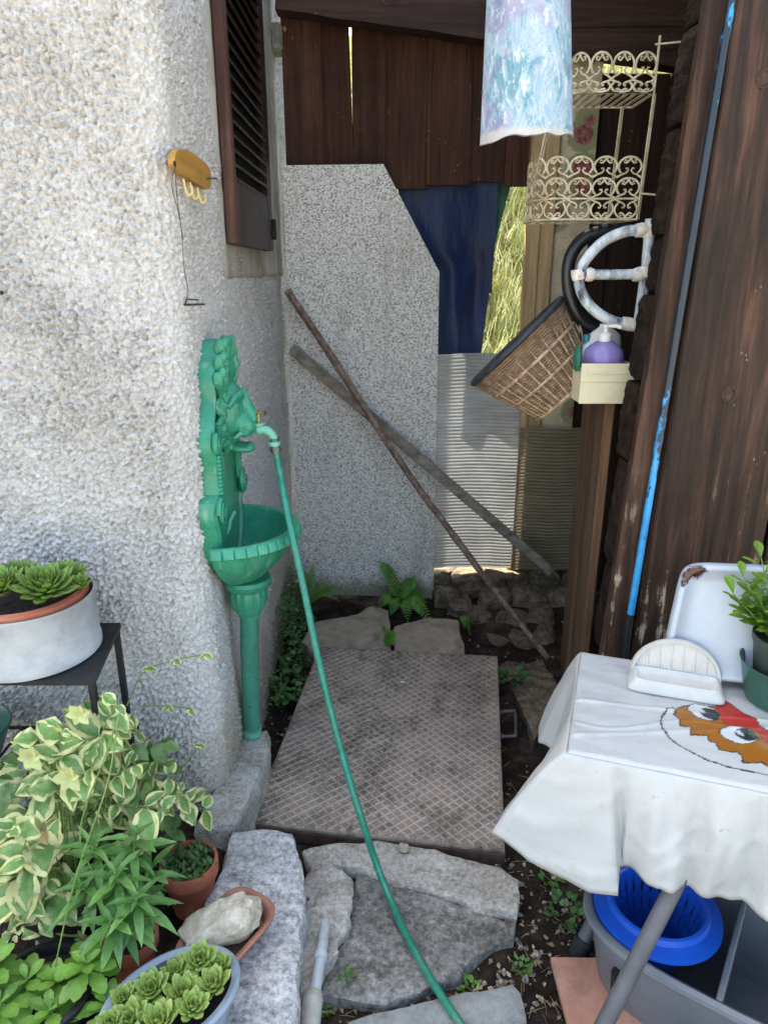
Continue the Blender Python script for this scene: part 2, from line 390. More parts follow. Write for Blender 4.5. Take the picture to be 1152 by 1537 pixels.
# ============================================================ wooden shed: front boards on log ends, side boards, back boards, header, roof
shed = thing('wooden_shed', 'dark brown timber shed of vertical boards roofing the alley', 'shed', (1.4, 2.4, 0))
YF = 1.66                                # front face of the shed boards
def quad_board(px4, y, th, name='plank', mat='brown_board', parent=None, n=24, wob=.0035, sd=0):
    """board between two leaning edges given as four pixels (top-left, top-right, bottom-right, bottom-left) on the plane y"""
    tl, tr, br, bl = [at(*p, y=y) for p in px4]
    ext = lambda a, b, z: a + (b - a) * ((z - a.z) / (b.z - a.z))
    z0, z1 = .06, 2.82; m = MB(); vs = []; fs = []
    for k in range(n + 1):
        z = lerp(z0, z1, k / n); l = ext(tl, bl, z); r = ext(tr, br, z)
        l.x += wob * noise.noise(V((z * 6, sd, 1))); r.x += wob * noise.noise(V((z * 6, sd, 2)))
        e = .004
        vs += [V((l.x, y + th, z)), V((l.x, y + e, z)), V((l.x + e, y, z)), V((r.x - e, y, z)), V((r.x, y + e, z)), V((r.x, y + th, z))]
    for k in range(n):
        for j in range(6):
            a, b_ = k * 6 + j, k * 6 + (j + 1) % 6; fs.append((a, b_, b_ + 6, a + 6))
    fs += [tuple(range(6)), tuple(range(n * 6, n * 6 + 6))]
    m.add(vs, fs); return part(parent or shed, name, m, MAT[mat])
quad_board([(1061, 0), (1094, 0), (944, 940), (904, 978)], YF + .012, .03, sd=1)
quad_board([(1106, 0), (1298, 0), (1112, 1000), (958, 940)], YF, .032, sd=2)
quad_board([(1301, 0), (1470, 0), (1280, 1000), (1116, 1000)], YF + .006, .03, sd=3)
x = at(1290, 1000, y=YF).x
for k in range(6):
    m = MB(); m.box((x + k * .18, YF + .004 * (k % 2), .06), (x + k * .18 + .176, YF + .03, 2.82), .004); part(shed, 'plank', m, MAT['brown_board'])
# knots of the front boards
for px, py, r in ((1146, 118, .013), (1093, 592, .014)):
    p = at(px, py, y=YF); m = MB(); m.ball(p + V((0, .0005, 0)), (r * .8, .002, r * 1.2), 14, 8); m.tube([p + V((math.cos(a) * r * 1.1, -.001, math.sin(a) * r * 1.3)) for a in np.linspace(0, 6.28, 20)[:-1]], .0022, 5, closed=True)
    part(shed, 'knot', m, pmat('knot', [(.3, '#24160f'), (.7, '#4f3828')], 90, .8))
# log ends stacked behind the board edge
rows = [(-60, 30), (32, 184), (188, 352), (356, 438), (442, 572), (576, 692), (696, 850), (854, 980)]
for i, (a, b) in enumerate(rows):
    def ex(py): return 1061 + (904 - 1061) * py / 978
    out = [5, 10, 9, 3, 10, 11, 5, 0][i]
    pa = at(ex(a) - out, a, y=YF + .05); pb = at(ex(b) - out, b, y=YF + .05)
    m = MB(); n = 26; vs = []; 
    prof = [(0, .012), (-.004, .02), (-.007, .05), (-.005, .09), (0, .105), (.09, .105), (.09, .012)]
    for k in range(n + 1):
        z = lerp(pb.z + .003, pa.z - .003, k / n); xx = lerp(pb.x, pa.x, k / n); ed = .006 * (abs(k / n - .5) * 2) ** 8
        vs += [V((xx + q[0] + (ed if q[0] < .1 else 0) + (.006 * noise.noise(V((z * 60, q[1] * 55, i))) + .004 * noise.noise(V((z * 160, q[1] * 150, i))) if q[0] < .1 else 0), YF + .032 + q[1], z)) for q in prof]
    fs = [(k * 7 + j, k * 7 + (j + 1) % 7, (k + 1) * 7 + (j + 1) % 7, (k + 1) * 7 + j) for k in range(n) for j in range(7)] + [tuple(range(7)), tuple(range(n * 7, n * 7 + 7))]
    m.add(vs, fs); part(shed, 'log', m, MAT['log'], angle=50)
m = MB(); m.box((.72, YF + .05, .1), (2.6, YF + .2, 2.78), .01); part(shed, 'log_core', m, MAT['dark_board'])
# low side boards leading back along the alley
sa, sb = V((.60, YF + .26, 0)), V((at(842, 978, z=.05).x, at(842, 978, z=.05).y, 0))
nb = 2
side_m = m_wood('side_board_wood', [(.3, '#38271c'), (.5, '#624835'), (.72, '#84684d')], .8, .7, .15)
for k in range(nb):
    a = sa.lerp(sb, k / nb); b_ = sa.lerp(sb, (k + .98) / nb); d = (b_ - a).normalized(); nrm = V((-d.y, d.x, 0))
    top = [1.27, 1.20][k]
    m = MB(); M = Matrix((d, nrm, V((0, 0, 1)))).transposed().to_4x4(); M.translation = (a + b_) / 2 + V((0, 0, top / 2 + .02)) + nrm * (.006 * (k % 2) - .015)
    m.obox(M, ((b_ - a).length, .026, top - .03), .003); part(shed, 'side_board', m, side_m)
# back boards
YB = 3.25
xe = [at(p, 150, y=YB).x for p in (424, 482, 527, 582, 643, 705, 764, 803, 862)]
zb0 = at(600, 277, y=YB).z
for i in range(8):
    lo = zb0 + [-1.8, -1.8, -1.8, -.012, .0, .014, -.006, -.01][i]
    ga, gb = [.004, -.004, .0, -.004, -.004, .0, -.004, -.004][i], [-.004, -.056, -.004, -.004, -.012, -.004, -.004, -.004][i]
    l, r = xe[i] + ga, xe[i + 1] - gb
    m = MB(); yo = YB + [0, .026, .052, .026, 0, .026, 0, .026][i]
    tl = .070 if i == 1 else .017 if i == 4 else 0; 
    m.add([V((l, yo, lo)), V((r, yo, lo)), V((r - tl, yo, 2.7)), V((l + (.002 if i == 2 else 0), yo, 2.7)), V((l, yo + .024, lo)), V((r, yo + .024, lo)), V((r - tl, yo + .024, 2.7)), V((l + (.002 if i == 2 else 0), yo + .024, 2.7))],
          [(0, 1, 2, 3), (4, 5, 6, 7), (0, 1, 5, 4), (1, 2, 6, 5), (2, 3, 7, 6), (3, 0, 4, 7)])
    part(shed, 'back_board', m, MAT['back_board'], angle=30)
x0 = xe[8]; k = 0
while x0 < 2.6:
    w_ = .19; lo = .05
    hi = 2.30 if k in (0, 1) and x0 < 1.12 else 2.7
    m = MB(); m.box((x0 + .002, YB + .01 * (k % 2), lo), (x0 + w_, YB + .03, hi), .003); part(shed, 'back_board', m, MAT['dark_board']); x0 += w_; k += 1
m = MB(); m.box((.725, YF + .235, .05), (.83, YF + .33, 2.78), .006); part(shed, 'door_jamb', m, MAT['dark_board'])
zt = at(890, 83, y=YB).z
m = MB(); m.box((xe[8] - .02, YB - .03, zt), (2.6, YB - .004, 2.72), .004); part(shed, 'upper_board', m, MAT['dark_board'])
m = MB(); pa, pb = at(436, 16, y=YB - .12), at(726, 58, y=YB - .12); d = (pb - pa).normalized(); up = V((-d.z, 0, d.x))
vs = []; n = 20
for k in range(n + 1):
    p = pa - d * .06 + d * ((pb - pa).length + 1.6) * (k / n) + V((0, 0, .006 * noise.noise(V((k * .7, 0, 0)))))
    vs += [p, p + up * .24, p + up * .24 + V((0, .09, 0)), p + V((0, .09, 0))]
m.add(vs, [(k * 4 + j, k * 4 + (j + 1) % 4, k * 4 + 4 + (j + 1) % 4, k * 4 + 4 + j) for k in range(n) for j in range(4)] + [(0, 1, 2, 3), (n * 4, n * 4 + 1, n * 4 + 2, n * 4 + 3)])
part(shed, 'header_beam', m, m_wood('header_wood', [(.3, '#2a1b15'), (.5, '#41302a'), (.75, '#5f4739')], .7, 1, .1, axis=0), angle=30)
# roof, cut back out of view above the alley to let in more light
for k in range(14):
    x = -.44 + k * .22; yr = 2.9 if x < .5 else 1.72; zq = 2.95 - (yr - 1.72) * .1037
    m = MB(); m.add([V((x, yr, zq)), V((x + .217, yr, zq)), V((x + .217, 3.36, 2.78)), V((x, 3.36, 2.78)), V((x, yr, zq + .025)), V((x + .217, yr, zq + .025)), V((x + .217, 3.36, 2.805)), V((x, 3.36, 2.805))], [(0, 1, 2, 3), (4, 5, 6, 7), (0, 1, 5, 4), (1, 2, 6, 5), (2, 3, 7, 6), (3, 0, 4, 7)])
    part(shed, 'roof_board', m, MAT['dark_board'], angle=30)
for x in (.95, 1.7, 2.4):
    m = MB(); m.bar((x, 1.75, 2.89), (x, 3.34, 2.725), .08, .1); part(shed, 'rafter', m, MAT['back_board'])
m = MB(); m.bar((-.44, 1.80, 2.84), (2.64, 1.80, 2.84), .1, .1); part(shed, 'eave_beam', m, MAT['dark_board'])
m = MB(); m.box((2.6, YF, .05), (2.64, YB + .03, 2.76), .004); part(shed, 'end_wall', m, MAT['dark_board'])
# pale post and papered panel at the back opening
yp_ = 3.18; xl, xr = at(781, 500, y=yp_).x, at(822, 500, y=yp_).x
post = MB(); post.box((xl, yp_, .06), (xr - .012, yp_ + .05, 2.62), .004); post.box((xl + .03, yp_ - .012, .062), (xl + .055, yp_ + .005, 2.6), .004); post.box((xr - .03, yp_ - .008, .062), (xr - .006, yp_ + .02, 2.61), .004)
part(shed, 'door_post', post, MAT['pale_wood'], label='pale planed wooden post')
def m_paper():
    b = NB('floral_paper')
    c = b.ramp(b.noise(7, 4, .6), [(.3, '#b8a888'), (.7, '#d3c4a4')])
    v = b.n('ShaderNodeTexVoronoi', {'Vector': b.map((1, 1, 1)), 'Scale': 7.0, 'Randomness': 1.0})
    d = b.math('ADD', v.outputs['Distance'], b.math('MULTIPLY', b.noise(60, 3), .18))
    c = b.mix(b.math('MULTIPLY', b.mask(d, .62, .54), .7), c, '#6f7a52')
    c = b.mix(b.math('MULTIPLY', b.mask(d, .42, .36), .9), c, b.ramp(b.noise(80, 3), [(.35, '#6d2a30'), (.65, '#a96a68')]))
    v2 = b.voro(38); c = b.mix(b.math('MULTIPLY', b.mask(v2, .2, .12), .5), c, '#7c6a4a')
    c = b.mix(b.math('MULTIPLY', b.mask(b.noise(3, 5, .7), .5, .7), .5), c, '#6d5b3d')
    return b.done(c, .85, b.noise(120, 3), .2, .002, spec=.2)
xa, xb = at(818, 500, y=3.2).x, at(888, 300, y=3.2).x
m = MB(); m.box((xa, 3.202, .1), (xb, 3.218, 2.6), .002); solo('papered_panel', 'board covered in faded floral wallpaper behind the pale post', 'wall panel', m, m_paper())

# ============================================================ stones, slabs and kerbs of the path
def resample(pts, step, jit, sd):
    out = []; rr = random.Random(sd); n = len(pts)
    for i in range(n):
        a, b = pts[i], pts[(i + 1) % n]; k = max(1, int((b - a).length / step))
        for j in range(k):
            p = a.lerp(b, j / k); 
            if j: p = p + V((rr.uniform(-jit, jit), rr.uniform(-jit, jit), 0))
            out.append(p)
    return out
def slab_mb(pts, th, amp=.006, jit=.006, bev=.01, sd=1, step=.05, fine=.028, nsc=14):
    pts = resample([V(p) for p in pts], step, jit, sd)
    bm = bmesh.new(); vs = [bm.verts.new(p) for p in pts]; f = bm.faces.new(vs)
    r = bmesh.ops.extrude_face_region(bm, geom=[f]); top = [e for e in r['geom'] if isinstance(e, bmesh.types.BMFace)]
    tv = [e for e in r['geom'] if isinstance(e, bmesh.types.BMVert)]
    for v in vs: v.co.z -= th
    te = [e for e in bm.edges if all(v in tv for v in e.verts)]
    bmesh.ops.bevel(bm, geom=te, offset=bev, segments=2, profile=.6, affect='EDGES')
    bmesh.ops.triangulate(bm, faces=[f for f in bm.faces if len(f.verts) > 4], ngon_method='BEAUTY')
    for _ in range(4):
        le = [e for e in bm.edges if e.calc_length() > fine]
        if not le: break
        bmesh.ops.subdivide_edges(bm, edges=le, cuts=1); bmesh.ops.triangulate(bm, faces=[f for f in bm.faces if len(f.verts) > 4])
    m = MB(); bm.verts.index_update(); m.add([v.co.copy() for v in bm.verts], [[v.index for v in f.verts] for f in bm.faces]); bm.free()
    displace(m, amp, nsc, sd); displace(m, amp * .35, nsc * 3.3, sd + 5); return m
def pslab(name, label, cat, poly, z, th, mat, **k):
    zs_ = z if isinstance(z, list) else [z] * len(poly)
    return solo(name, label, cat, slab_mb([at(px, py, z=zz_) for (px, py), zz_ in zip(poly, zs_)], th, **k), mat, angle=45)
def m_granite(name, cols, sc=170, bs=.8):
    b = NB(name)
    f = b.math('ADD', b.math('MULTIPLY', b.noise(sc, 3, .75), .6), b.math('MULTIPLY', b.noise(sc * .13, 5, .7, b.map((1, 2.2, 1), (0, 0, .4))), .4))
    c = b.ramp(f, [(.33, cols[0]), (.45, cols[1]), (.56, cols[2]), (.7, cols[3])])
    c = b.mix(b.math('MULTIPLY', b.mask(b.noise(6, 5, .7), .52, .7), .4), c, cols[4])
    return b.done(c, .85, b.math('ADD', f, b.noise(40, 5, .7)), bs, .006, spec=.3)
MAT['granite'] = m_granite('grey_granite', ['#5a5958', '#9a9896', '#c6c3bf', '#e2dfda', '#a39a8c'], 75)
MAT['concrete'] = m_granite('old_concrete', ['#6e685e', '#9b9488', '#b6b0a5', '#cdc8bf', '#847b6c'], 90, .8)
MAT['dark_slab'] = m_granite('dark_slate_slab', ['#3f3d3b', '#636059', '#87837c', '#b5b1a9', '#7d766a'], 60, .8)
MAT['grey_slab'] = m_granite('grey_slate', ['#6a6b69', '#83847f', '#93948f', '#a4a39c', '#6c685d'], 25)
MAT['beige_slab'] = pmat('beige_sandstone', [(.3, '#8d7f6b'), (.55, '#a69782'), (.75, '#b3a692')], 9, .9, .5, 70, .004, dirt=('#57483a', 7, .7))
MAT['rubble'] = m_granite('brown_rubble', ['#2c251f', '#524739', '#746655', '#968671', '#443a30'], 30)

pslab('granite_kerb', 'long grey granite kerb block at the edge of the plant pots', 'kerb', [(347, 1247), (392, 1240), (440, 1250), (458, 1300), (452, 1420), (436, 1560), (425, 1700), (262, 1700), (276, 1520), (300, 1380)], .165, .2, MAT['granite'], amp=.010, jit=.007, bev=.02, sd=3)
pslab('concrete_plinth', 'low rough concrete plinth under the green drain pipe', 'plinth', [(356, 1096), (402, 1094), (404, 1122), (388, 1168), (356, 1236), (318, 1246), (290, 1235), (318, 1180)], .17, .2, MAT['concrete'], amp=.014, jit=.008, bev=.02, sd=4)
pslab('concrete_step', 'pale curved concrete step in front of the tread plate', 'step', [(452, 1275), (520, 1262), (606, 1266), (690, 1285), (752, 1300), (778, 1322), (776, 1372), (720, 1362), (640, 1332), (560, 1312), (500, 1300), (462, 1298)], .05, .12, MAT['concrete'], amp=.009, bev=.012, sd=5)
pslab('rubble_slab', 'lumpy pale concrete strip between granite kerb and dark slab', 'slab', [(466, 1290), (528, 1310), (530, 1345), (518, 1400), (492, 1450), (470, 1492), (432, 1505), (436, 1420), (456, 1350)], .06, .14, MAT['concrete'], amp=.022, jit=.008, bev=.014, sd=6, nsc=20)
pslab('dark_flagstone', 'large dark grey flagstone crossed by the green hose', 'flagstone', [(534, 1313), (600, 1325), (700, 1358), (778, 1385), (772, 1408), (735, 1422), (690, 1462), (640, 1484), (580, 1508), (510, 1498), (474, 1495), (496, 1452), (522, 1400)], .035, .1, MAT['dark_slab'], amp=.009, jit=.008, sd=7)
pslab('grey_flagstone', 'smooth grey flagstone with a straight end beyond the dark slab', 'flagstone', [(520, 1532), (610, 1512), (690, 1490), (770, 1476), (782, 1490), (800, 1640), (700, 1700), (520, 1690)], .04, .1, MAT['grey_slab'], amp=.006, sd=8)
pslab('sandstone_slab', 'broken beige sandstone slab with soil on it beside the side wall', 'slab', [(452, 962), (474, 932), (520, 925), (560, 908), (584, 916), (587, 976), (470, 980)], .085, .1, MAT['beige_slab'], amp=.008, sd=9)
pslab('sandstone_slab', 'smooth beige sandstone slab under the fern clump', 'slab', [(592, 940), (640, 926), (688, 930), (697, 984), (590, 978)], .088, .1, MAT['beige_slab'], amp=.004, sd=10)
pslab('stone_block', 'dark stone block in the gap right of the tread plate', 'stone', [(752, 995), (816, 990), (836, 1025), (842, 1085), (800, 1110), (782, 1060)], .04, .1, MAT['rubble'], amp=.012, sd=12)
def rock(c, r, sd, p=.65, n=14, m=10, amp=.25, rot=None):
    c = V(c); mb = MB(); mb.ball((0, 0, 0), 1, n, m)
    for q in mb.v:
        for i in range(3): q[i] = math.copysign(abs(q[i]) ** p, q[i])
        k = 1 + amp * noise.noise(q * 1.3 + V((sd * 3.7, sd, 2))) + amp * .4 * noise.noise(q * 3.5 + V((sd, 9, sd)))
        q *= k
        for i in range(3): q[i] *= r[i]
    q_ = rot or Quaternion((0, 0, 1), random.uniform(-.4, .4))
    for q in mb.v: q[:] = c + q_ @ q
    return mb
# rubble footing of the back wall
rw = thing('rubble_footing', 'low footing of dark rough stones under the ribbed plastic sheet', 'stone wall', (.45, 3.1, 0))
rr = random.Random(4)
for k, (px, py, y, w_, h_) in enumerate([(672, 900, 3.06, .1, .06), (700, 878, 3.12, .12, .06), (738, 872, 3.13, .1, .06), (775, 874, 3.14, .11, .06), (815, 872, 3.14, .11, .07), (690, 915, 2.98, .09, .045), (745, 905, 3.02, .11, .06), (795, 905, 3.03, .13, .07), (840, 905, 3.05, .1, .07),
                                         (720, 935, 2.9, .08, .04), (770, 940, 2.88, .1, .05), (812, 938, 2.9, .09, .06), (668, 868, 3.16, .08, .05), (745, 965, 2.76, .07, .035), (785, 968, 2.74, .08, .04), (820, 965, 2.76, .07, .05), (850, 880, 3.14, .09, .07)]):
    p = at(px, py, y=y); part(rw, 'stone', rock(p + V((0, .05, -.01)), (w_ * .75, .09, h_ * 1.05), k + 20, .6), MAT['rubble'], angle=28)
m = MB(); m.box((at(655, 860, y=3.2).x, 3.14, -.05), (1.0, 3.3, .12), .02); part(rw, 'core', m, MAT['soil'])

# ============================================================ tread plate
TP = [at(375, 1236, z=.055), at(757, 1278, z=.055), at(746, 985, z=.105), at(480, 971, z=.105)]
def tp(u, v, h=0): return TP[0].lerp(TP[1], u).lerp(TP[3].lerp(TP[2], u), v) + V((0, 0, h))
tread = thing('tread_plate', 'rusty steel tread plate with a raised diamond pattern lying in the alley', 'metal plate', tuple(V((tp(.5, .5).x, tp(.5, .5).y, .04))))
def m_rust(name, stops, extra):
    b = NB(name); f = b.math('ADD', b.math('MULTIPLY', b.noise(9, 6, .72), .6), b.math('MULTIPLY', b.noise(70, 4, .7), .4))
    c = b.ramp(f, stops); c = b.mix(b.math('MULTIPLY', b.mask(b.noise(3.6, 5, .7, b.map((1, 1, 1), loc=(3, 1, 0))), .48, .68), .5), c, extra)
    return b.done(c, b.ramp(f, [(.3, (.45,) * 3 + (1,)), (.7, (.75,) * 3 + (1,))]), b.noise(160, 4, .7), .35, .003, metal=.25, spec=.4)
rust = m_rust('rusty_plate', [(.32, '#3c332d'), (.44, '#766a5e'), (.54, '#9b8e81'), (.66, '#a68a7a')], '#5d564f')
ribm = m_rust('worn_ribs', [(.32, '#5f534a'), (.44, '#968878'), (.56, '#baaa9a'), (.68, '#b59682')], '#766b62')
m = MB(); vs = [tp(u, v, h) for h in (-.008, 0) for (u, v) in ((0, 0), (1, 0), (1, 1), (0, 1))]; m.add(vs, [(0, 1, 2, 3), (4, 5, 6, 7), (0, 1, 5, 4), (1, 2, 6, 5), (2, 3, 7, 6), (3, 0, 4, 7)]); part(tread, 'plate', m, rust, angle=20)
ribs = MB(); NU, NV = 20, 29
for sg in (1, -1):
    for k in range(-NV if sg < 0 else 1, NU + (NV if sg > 0 else 0)):
        pts = []
        for t in range(0, 121):
            v = t / 120; u = (k - sg * v * NV) / NU
            if .004 < u < .996 and .002 < v < .998: pts.append((u, v))
        if len(pts) < 2: continue
        a, b_ = pts[0], pts[-1]; n = 6; wdt = .0029 * (1 + .2 * random.random())
        A, B = tp(*a), tp(*b_); sd_ = (B - A).cross(V((0, 0, 1))).normalized()
        vs = []
        for i in range(n + 1):
            p = tp(lerp(a[0], b_[0], i / n), lerp(a[1], b_[1], i / n)); h = max(.0004, .0024 + .0026 * noise.noise(p * 5))
            vs += [p - sd_ * wdt, p - sd_ * wdt * .45 + V((0, 0, h)), p + sd_ * wdt * .45 + V((0, 0, h)), p + sd_ * wdt]
        ribs.add(vs, [(i * 4 + j, i * 4 + j + 1, i * 4 + 5 + j, i * 4 + 4 + j) for i in range(n) for j in range(3)])
part(tread, 'tread_ribs', ribs, ribm, kind='stuff', recalc=False, angle=50)
m = MB()
for (a, b_) in (((0, 0), (1, 0)), ((1, 0), (1, 1)), ((0, 0), (0, 1))):
    A, B = tp(*a, -.03), tp(*b_, -.03); m.bar(A, B, .006, .04)
part(tread, 'edge_frame', m, pmat('dark_rust', [(.3, '#2b201b'), (.7, '#5a4236')], 30, .8))
m = MB(); pa, pb = tp(1, .52, -.02), tp(1, .66, -.02); m.tube(spline([pa, pa + V((.045, 0, .004)), pa + V((.055, .012, .004)), pb + V((.055, -.012, .004)), pb + V((.045, 0, .004)), pb], 5), .0055, 8)
part(tread, 'lifting_handle', m, pmat('grey_iron', [(.3, '#4c4a49'), (.7, '#6f6c6a')], 30, .6, metal=.4))

# ============================================================ speckled slab leaning at the end of the alley
YP = 3.12
def m_terrazzo():
    b = NB('speckled_terrazzo'); v = b.n('ShaderNodeTexVoronoi', {'Vector': b.tc, 'Scale': 210.0, 'Randomness': 1.0})
    g_ = b.n('ShaderNodeSeparateColor', {0: v.outputs['Color']}).outputs[0]
    c = b.ramp(g_, [(0, '#807c75'), (.22, '#a5a198'), (.36, '#cec9c0'), (.75, '#dedad1'), (1, '#eae7e0')])
    c = b.mix(b.math('MULTIPLY', b.mask(b.noise(3, 5, .65, b.map((2.2, 1, .55))), .5, .7), .4), c, '#9a917f'); c = b.mix(b.math('MULTIPLY', b.mask(b.noise(26, 4, .7), .62, .7), .35), c, '#8a8377')
    z = b.sep()[2]; c = b.mix(b.math('MULTIPLY', b.mask(b.math('ADD', z, b.math('MULTIPLY', b.noise(9, 5, .7), -.22)), .02, -.08), .8), c, '#6f6650')
    return b.done(c, .7, b.noise(200, 3), .15, .002, spec=.35)
poly = [at(px, py, y=YP) for px, py in ((423, 247), (575, 245), (659, 408), (650, 896), (449, 893))]
for p, dy in zip(poly, (.015, .015, .0, -.005, .01)): p.y += dy
m = MB(); m.prism(poly, (0, .024, 0)); solo('terrazzo_slab', 'tall speckled grey stone slab with one corner cut off, standing against the boards', 'stone slab', m, m_terrazzo(), angle=30)
# ribbed translucent sheets
def m_sheet(name, c1, c2, tr):
    b = NB(name); f = b.noise(4, 5, .65, b.map((1, 1, 2.5)))
    c = b.ramp(f, [(.35, c1), (.65, c2)]); return b.done(c, .35, b.noise(90, 3), .1, .002, trans=tr, spec=.5)
def sheet(px0, px1, py0, py1, y, mat, label, name='ribbed_sheet', lean=0):
    x0, x1 = at(px0, py0, y=y).x, at(px1, py0, y=y).x; z1, z0 = at(px0, py0, y=y).z, at(px0, py1, y=y).z
    n = int((z1 - z0) / .016); vs = []; st = 4; m = MB(); K = n * st + 1; X = 12
    for k in range(K):
        z = lerp(z0, z1, k / (K - 1)); yy = y + .0016 * (1 if (k % st) in (0, 1) else -1) + lean * (z - z0)
        for i in range(X + 1): vs.append(V((lerp(x0, x1, i / X), yy + .006 * noise.noise(V((i * .5, z * 3, 2))), z + .003 * math.sin(i * .5 + px0))))
    m.add(vs, [(k * (X + 1) + i, k * (X + 1) + i + 1, (k + 1) * (X + 1) + i + 1, (k + 1) * (X + 1) + i) for k in range(K - 1) for i in range(X)])
    return solo(name, label, 'plastic sheet', m, mat, angle=25)
sheet(652, 786, 531, 852, 3.15, m_sheet('milky_plastic', '#86888a', '#a2a4a5', .24), 'milky ribbed plastic sheet lit by sun beside the speckled slab')
sheet(780, 878, 642, 856, 3.135, m_sheet('browned_plastic', '#7d7158', '#968a70', .2), 'browned ribbed plastic sheet overlapping the milky one under the wicker basket')
# tarpaulins
def m_tarp(name, c1, c2): 
    b = NB(name); f = b.noise(5, 5, .6, b.map((2, 2, .7))); return b.done(b.ramp(f, [(.3, c1), (.7, c2)]), .5, b.noise(30, 3, .6, b.map((1.5, 1, .6))), .35, .01, spec=.4, trans=.12)
def tarp(name, label, pl, y, mat, fold, th=.003):
    """pl: rows of (left px, right px, py) from top to bottom"""
    n = 26; rows_ = []
    for k in range(30):
        t = k / 29 * (len(pl) - 1); i = min(int(t), len(pl) - 2); f = t - i
        l, r, py = [lerp(pl[i][j], pl[i + 1][j], f) for j in range(3)]
        a, b_ = at(l, py, y=y), at(r, py, y=y)
        rows_.append([a.lerp(b_, j / n) + V((0, fold * math.sin(j / n * 9 + 1.4 * math.sin(k * .12)) * (.4 + .6 * k / 29) + .01 * noise.noise(V((j * .2, k * .15, 3))), 0)) for j in range(n + 1)])
    m = MB(); W_ = n + 1; N = len(rows_) * W_
    f_ = [(k * W_ + j, k * W_ + j + 1, (k + 1) * W_ + j + 1, (k + 1) * W_ + j) for k in range(29) for j in range(n)]
    vs = [p for r_ in rows_ for p in r_]; m.add(vs + [p + V((0, th, 0)) for p in vs], f_ + [tuple(i + N for i in f)[::-1] for f in f_])
    return solo(name, label, 'tarpaulin', m, mat, angle=60)
tarp('blue_tarpaulin', 'dark blue tarpaulin hanging below the brown boards', [(590, 747, 240), (598, 746, 290), (625, 742, 370), (640, 739, 400), (640, 730, 470), (640, 722, 534)], 3.31, m_tarp('blue_tarp', '#071a3d', '#0d2b5c'), .018)
tarp('green_tarpaulin', 'narrow dark green tarpaulin strip behind the blue one', [(700, 775, 250), (700, 764, 285), (700, 752, 330), (700, 741, 375), (700, 738, 440)], 3.36, m_tarp('green_tarp', '#0e3b2f', '#1b5a48'), .01)
# stick and lath leaning in the corner
m = MB(); A, B = at(431, 436, y=3.03), at(822, 988, z=.06)
path = spline([A, at(492, 527, y=2.98), at(560, 632, y=2.92), at(622, 724, y=2.86), at(672, 792, y=2.80), at(745, 890, y=2.73), B], 6)
m.tube(path, [lerp(.016, .0125, i / len(path)) * (1 + .12 * noise.noise(V((i * .5, 1, 1)))) for i in range(len(path))], 9); displace(m, .003, 40, 2)
solo('wooden_stick', 'long round brown stick leaning across the speckled slab', 'stick', m, pmat('bark_stick', [(.3, '#4a3a2f'), (.5, '#7d6758'), (.7, '#a08a79')], 45, .8, .7, 140, .003, detail=8, dirt=('#3a2c23', 12, .6)))
m = MB(); A, B = at(438, 523, y=3.085), at(828, 858, y=2.985); d = (B - A); s1, u_ = frame(d, (0, -1, 0))
for k in range(1): m.bar(A, B, .042, .02, up=(0, -1, 0), bev=.003)
displace(m, .003, 20, 8); solo('wooden_lath', 'flat grey weathered lath leaning behind the round stick', 'lath', m, pmat('lath_wood', [(.3, '#5d5449'), (.5, '#857a6c'), (.72, '#a0968a')], 30, .85, .6, 120, .003, stretch=(.5, 2, 1), detail=8, dirt=('#4a4138', 9, .5)))

# ============================================================ wall fountain
FY = 1.82                                                       # centre of the fountain along the side wall
zr = at(310, 838, x=XW + .02).z                                 # height of the basin rim
def m_green(name, a, b_, c_):
    b = NB(name); f = b.noise(9, 5, .65); col_ = b.ramp(f, [(.3, a), (.55, b_), (.8, c_)])
    col_ = b.mix(b.math('MULTIPLY', b.mask(b.noise(30, 5, .7), .62, .7), .6), col_, '#4fae8c')
    col_ = b.mix(b.math('MULTIPLY', b.mask(b.noise(55, 4, .75, b.map((1, 1, .5))), .66, .7), .7), col_, '#2c3f34')
    col_ = b.mix(b.math('MULTIPLY', b.mask(b.noise(70, 4, .75), .7, .73), .7), col_, '#6d4a34')
    col_ = b.mix(b.math('MULTIPLY', b.mask(b.noise(24, 5, .7, b.map((1, 1, .22))), .58, .68), .35), col_, '#9db8a6')
    return b.done(col_, b.ramp(f, [(.3, (.28,) * 3 + (1,)), (.7, (.5,) * 3 + (1,))]), b.noise(110, 4, .6), .22, .003, spec=.5)
green = m_green('green_enamel_paint', '#26775b', '#318b6b', '#3fa07f'); lightgreen = m_green('pale_green_paint', '#539a82', '#66ac92', '#78bba1')
fo = thing('wall_fountain', 'green cast iron wall fountain with a lion mask, half round basin and drain pipe', 'fountain', (XW, FY, 0))
def F(o, s_, z): return V((XW + .015 + o, FY + s_, z))                  # out from the wall, along the wall, height
zt_ = at(318, 508, y=FY).z
Hh = zt_ - zr
outline = [(.09, -.13), (.14, -.07), (.155, -.02), (.152, .05), (.166, .09), (.17, .13), (.162, .165), (.135, .185), (.13, .24), (.13, .30), (.142, .33), (.147, .37), (.135, .40), (.13, .44), (.105, .475), (.09, .52), (.098, .555), (.085, .60), (.065, .63), (.05, .66), (.03, .69), (0, .70)]
sc = Hh / .70
out2 = [(s_, zr + z * sc) for s_, z in outline] + [(-s_, zr + z * sc) for s_, z in outline[-2::-1]]
m = MB(); n = len(out2)
def ins(p, k): return (p[0] * k, zr + (p[1] - zr) * (1 if k == 1 else .995))
layers = [(-.02, 1.0), (.016, 1.0), (.024, .95), (.024, .86), (.016, .83)]
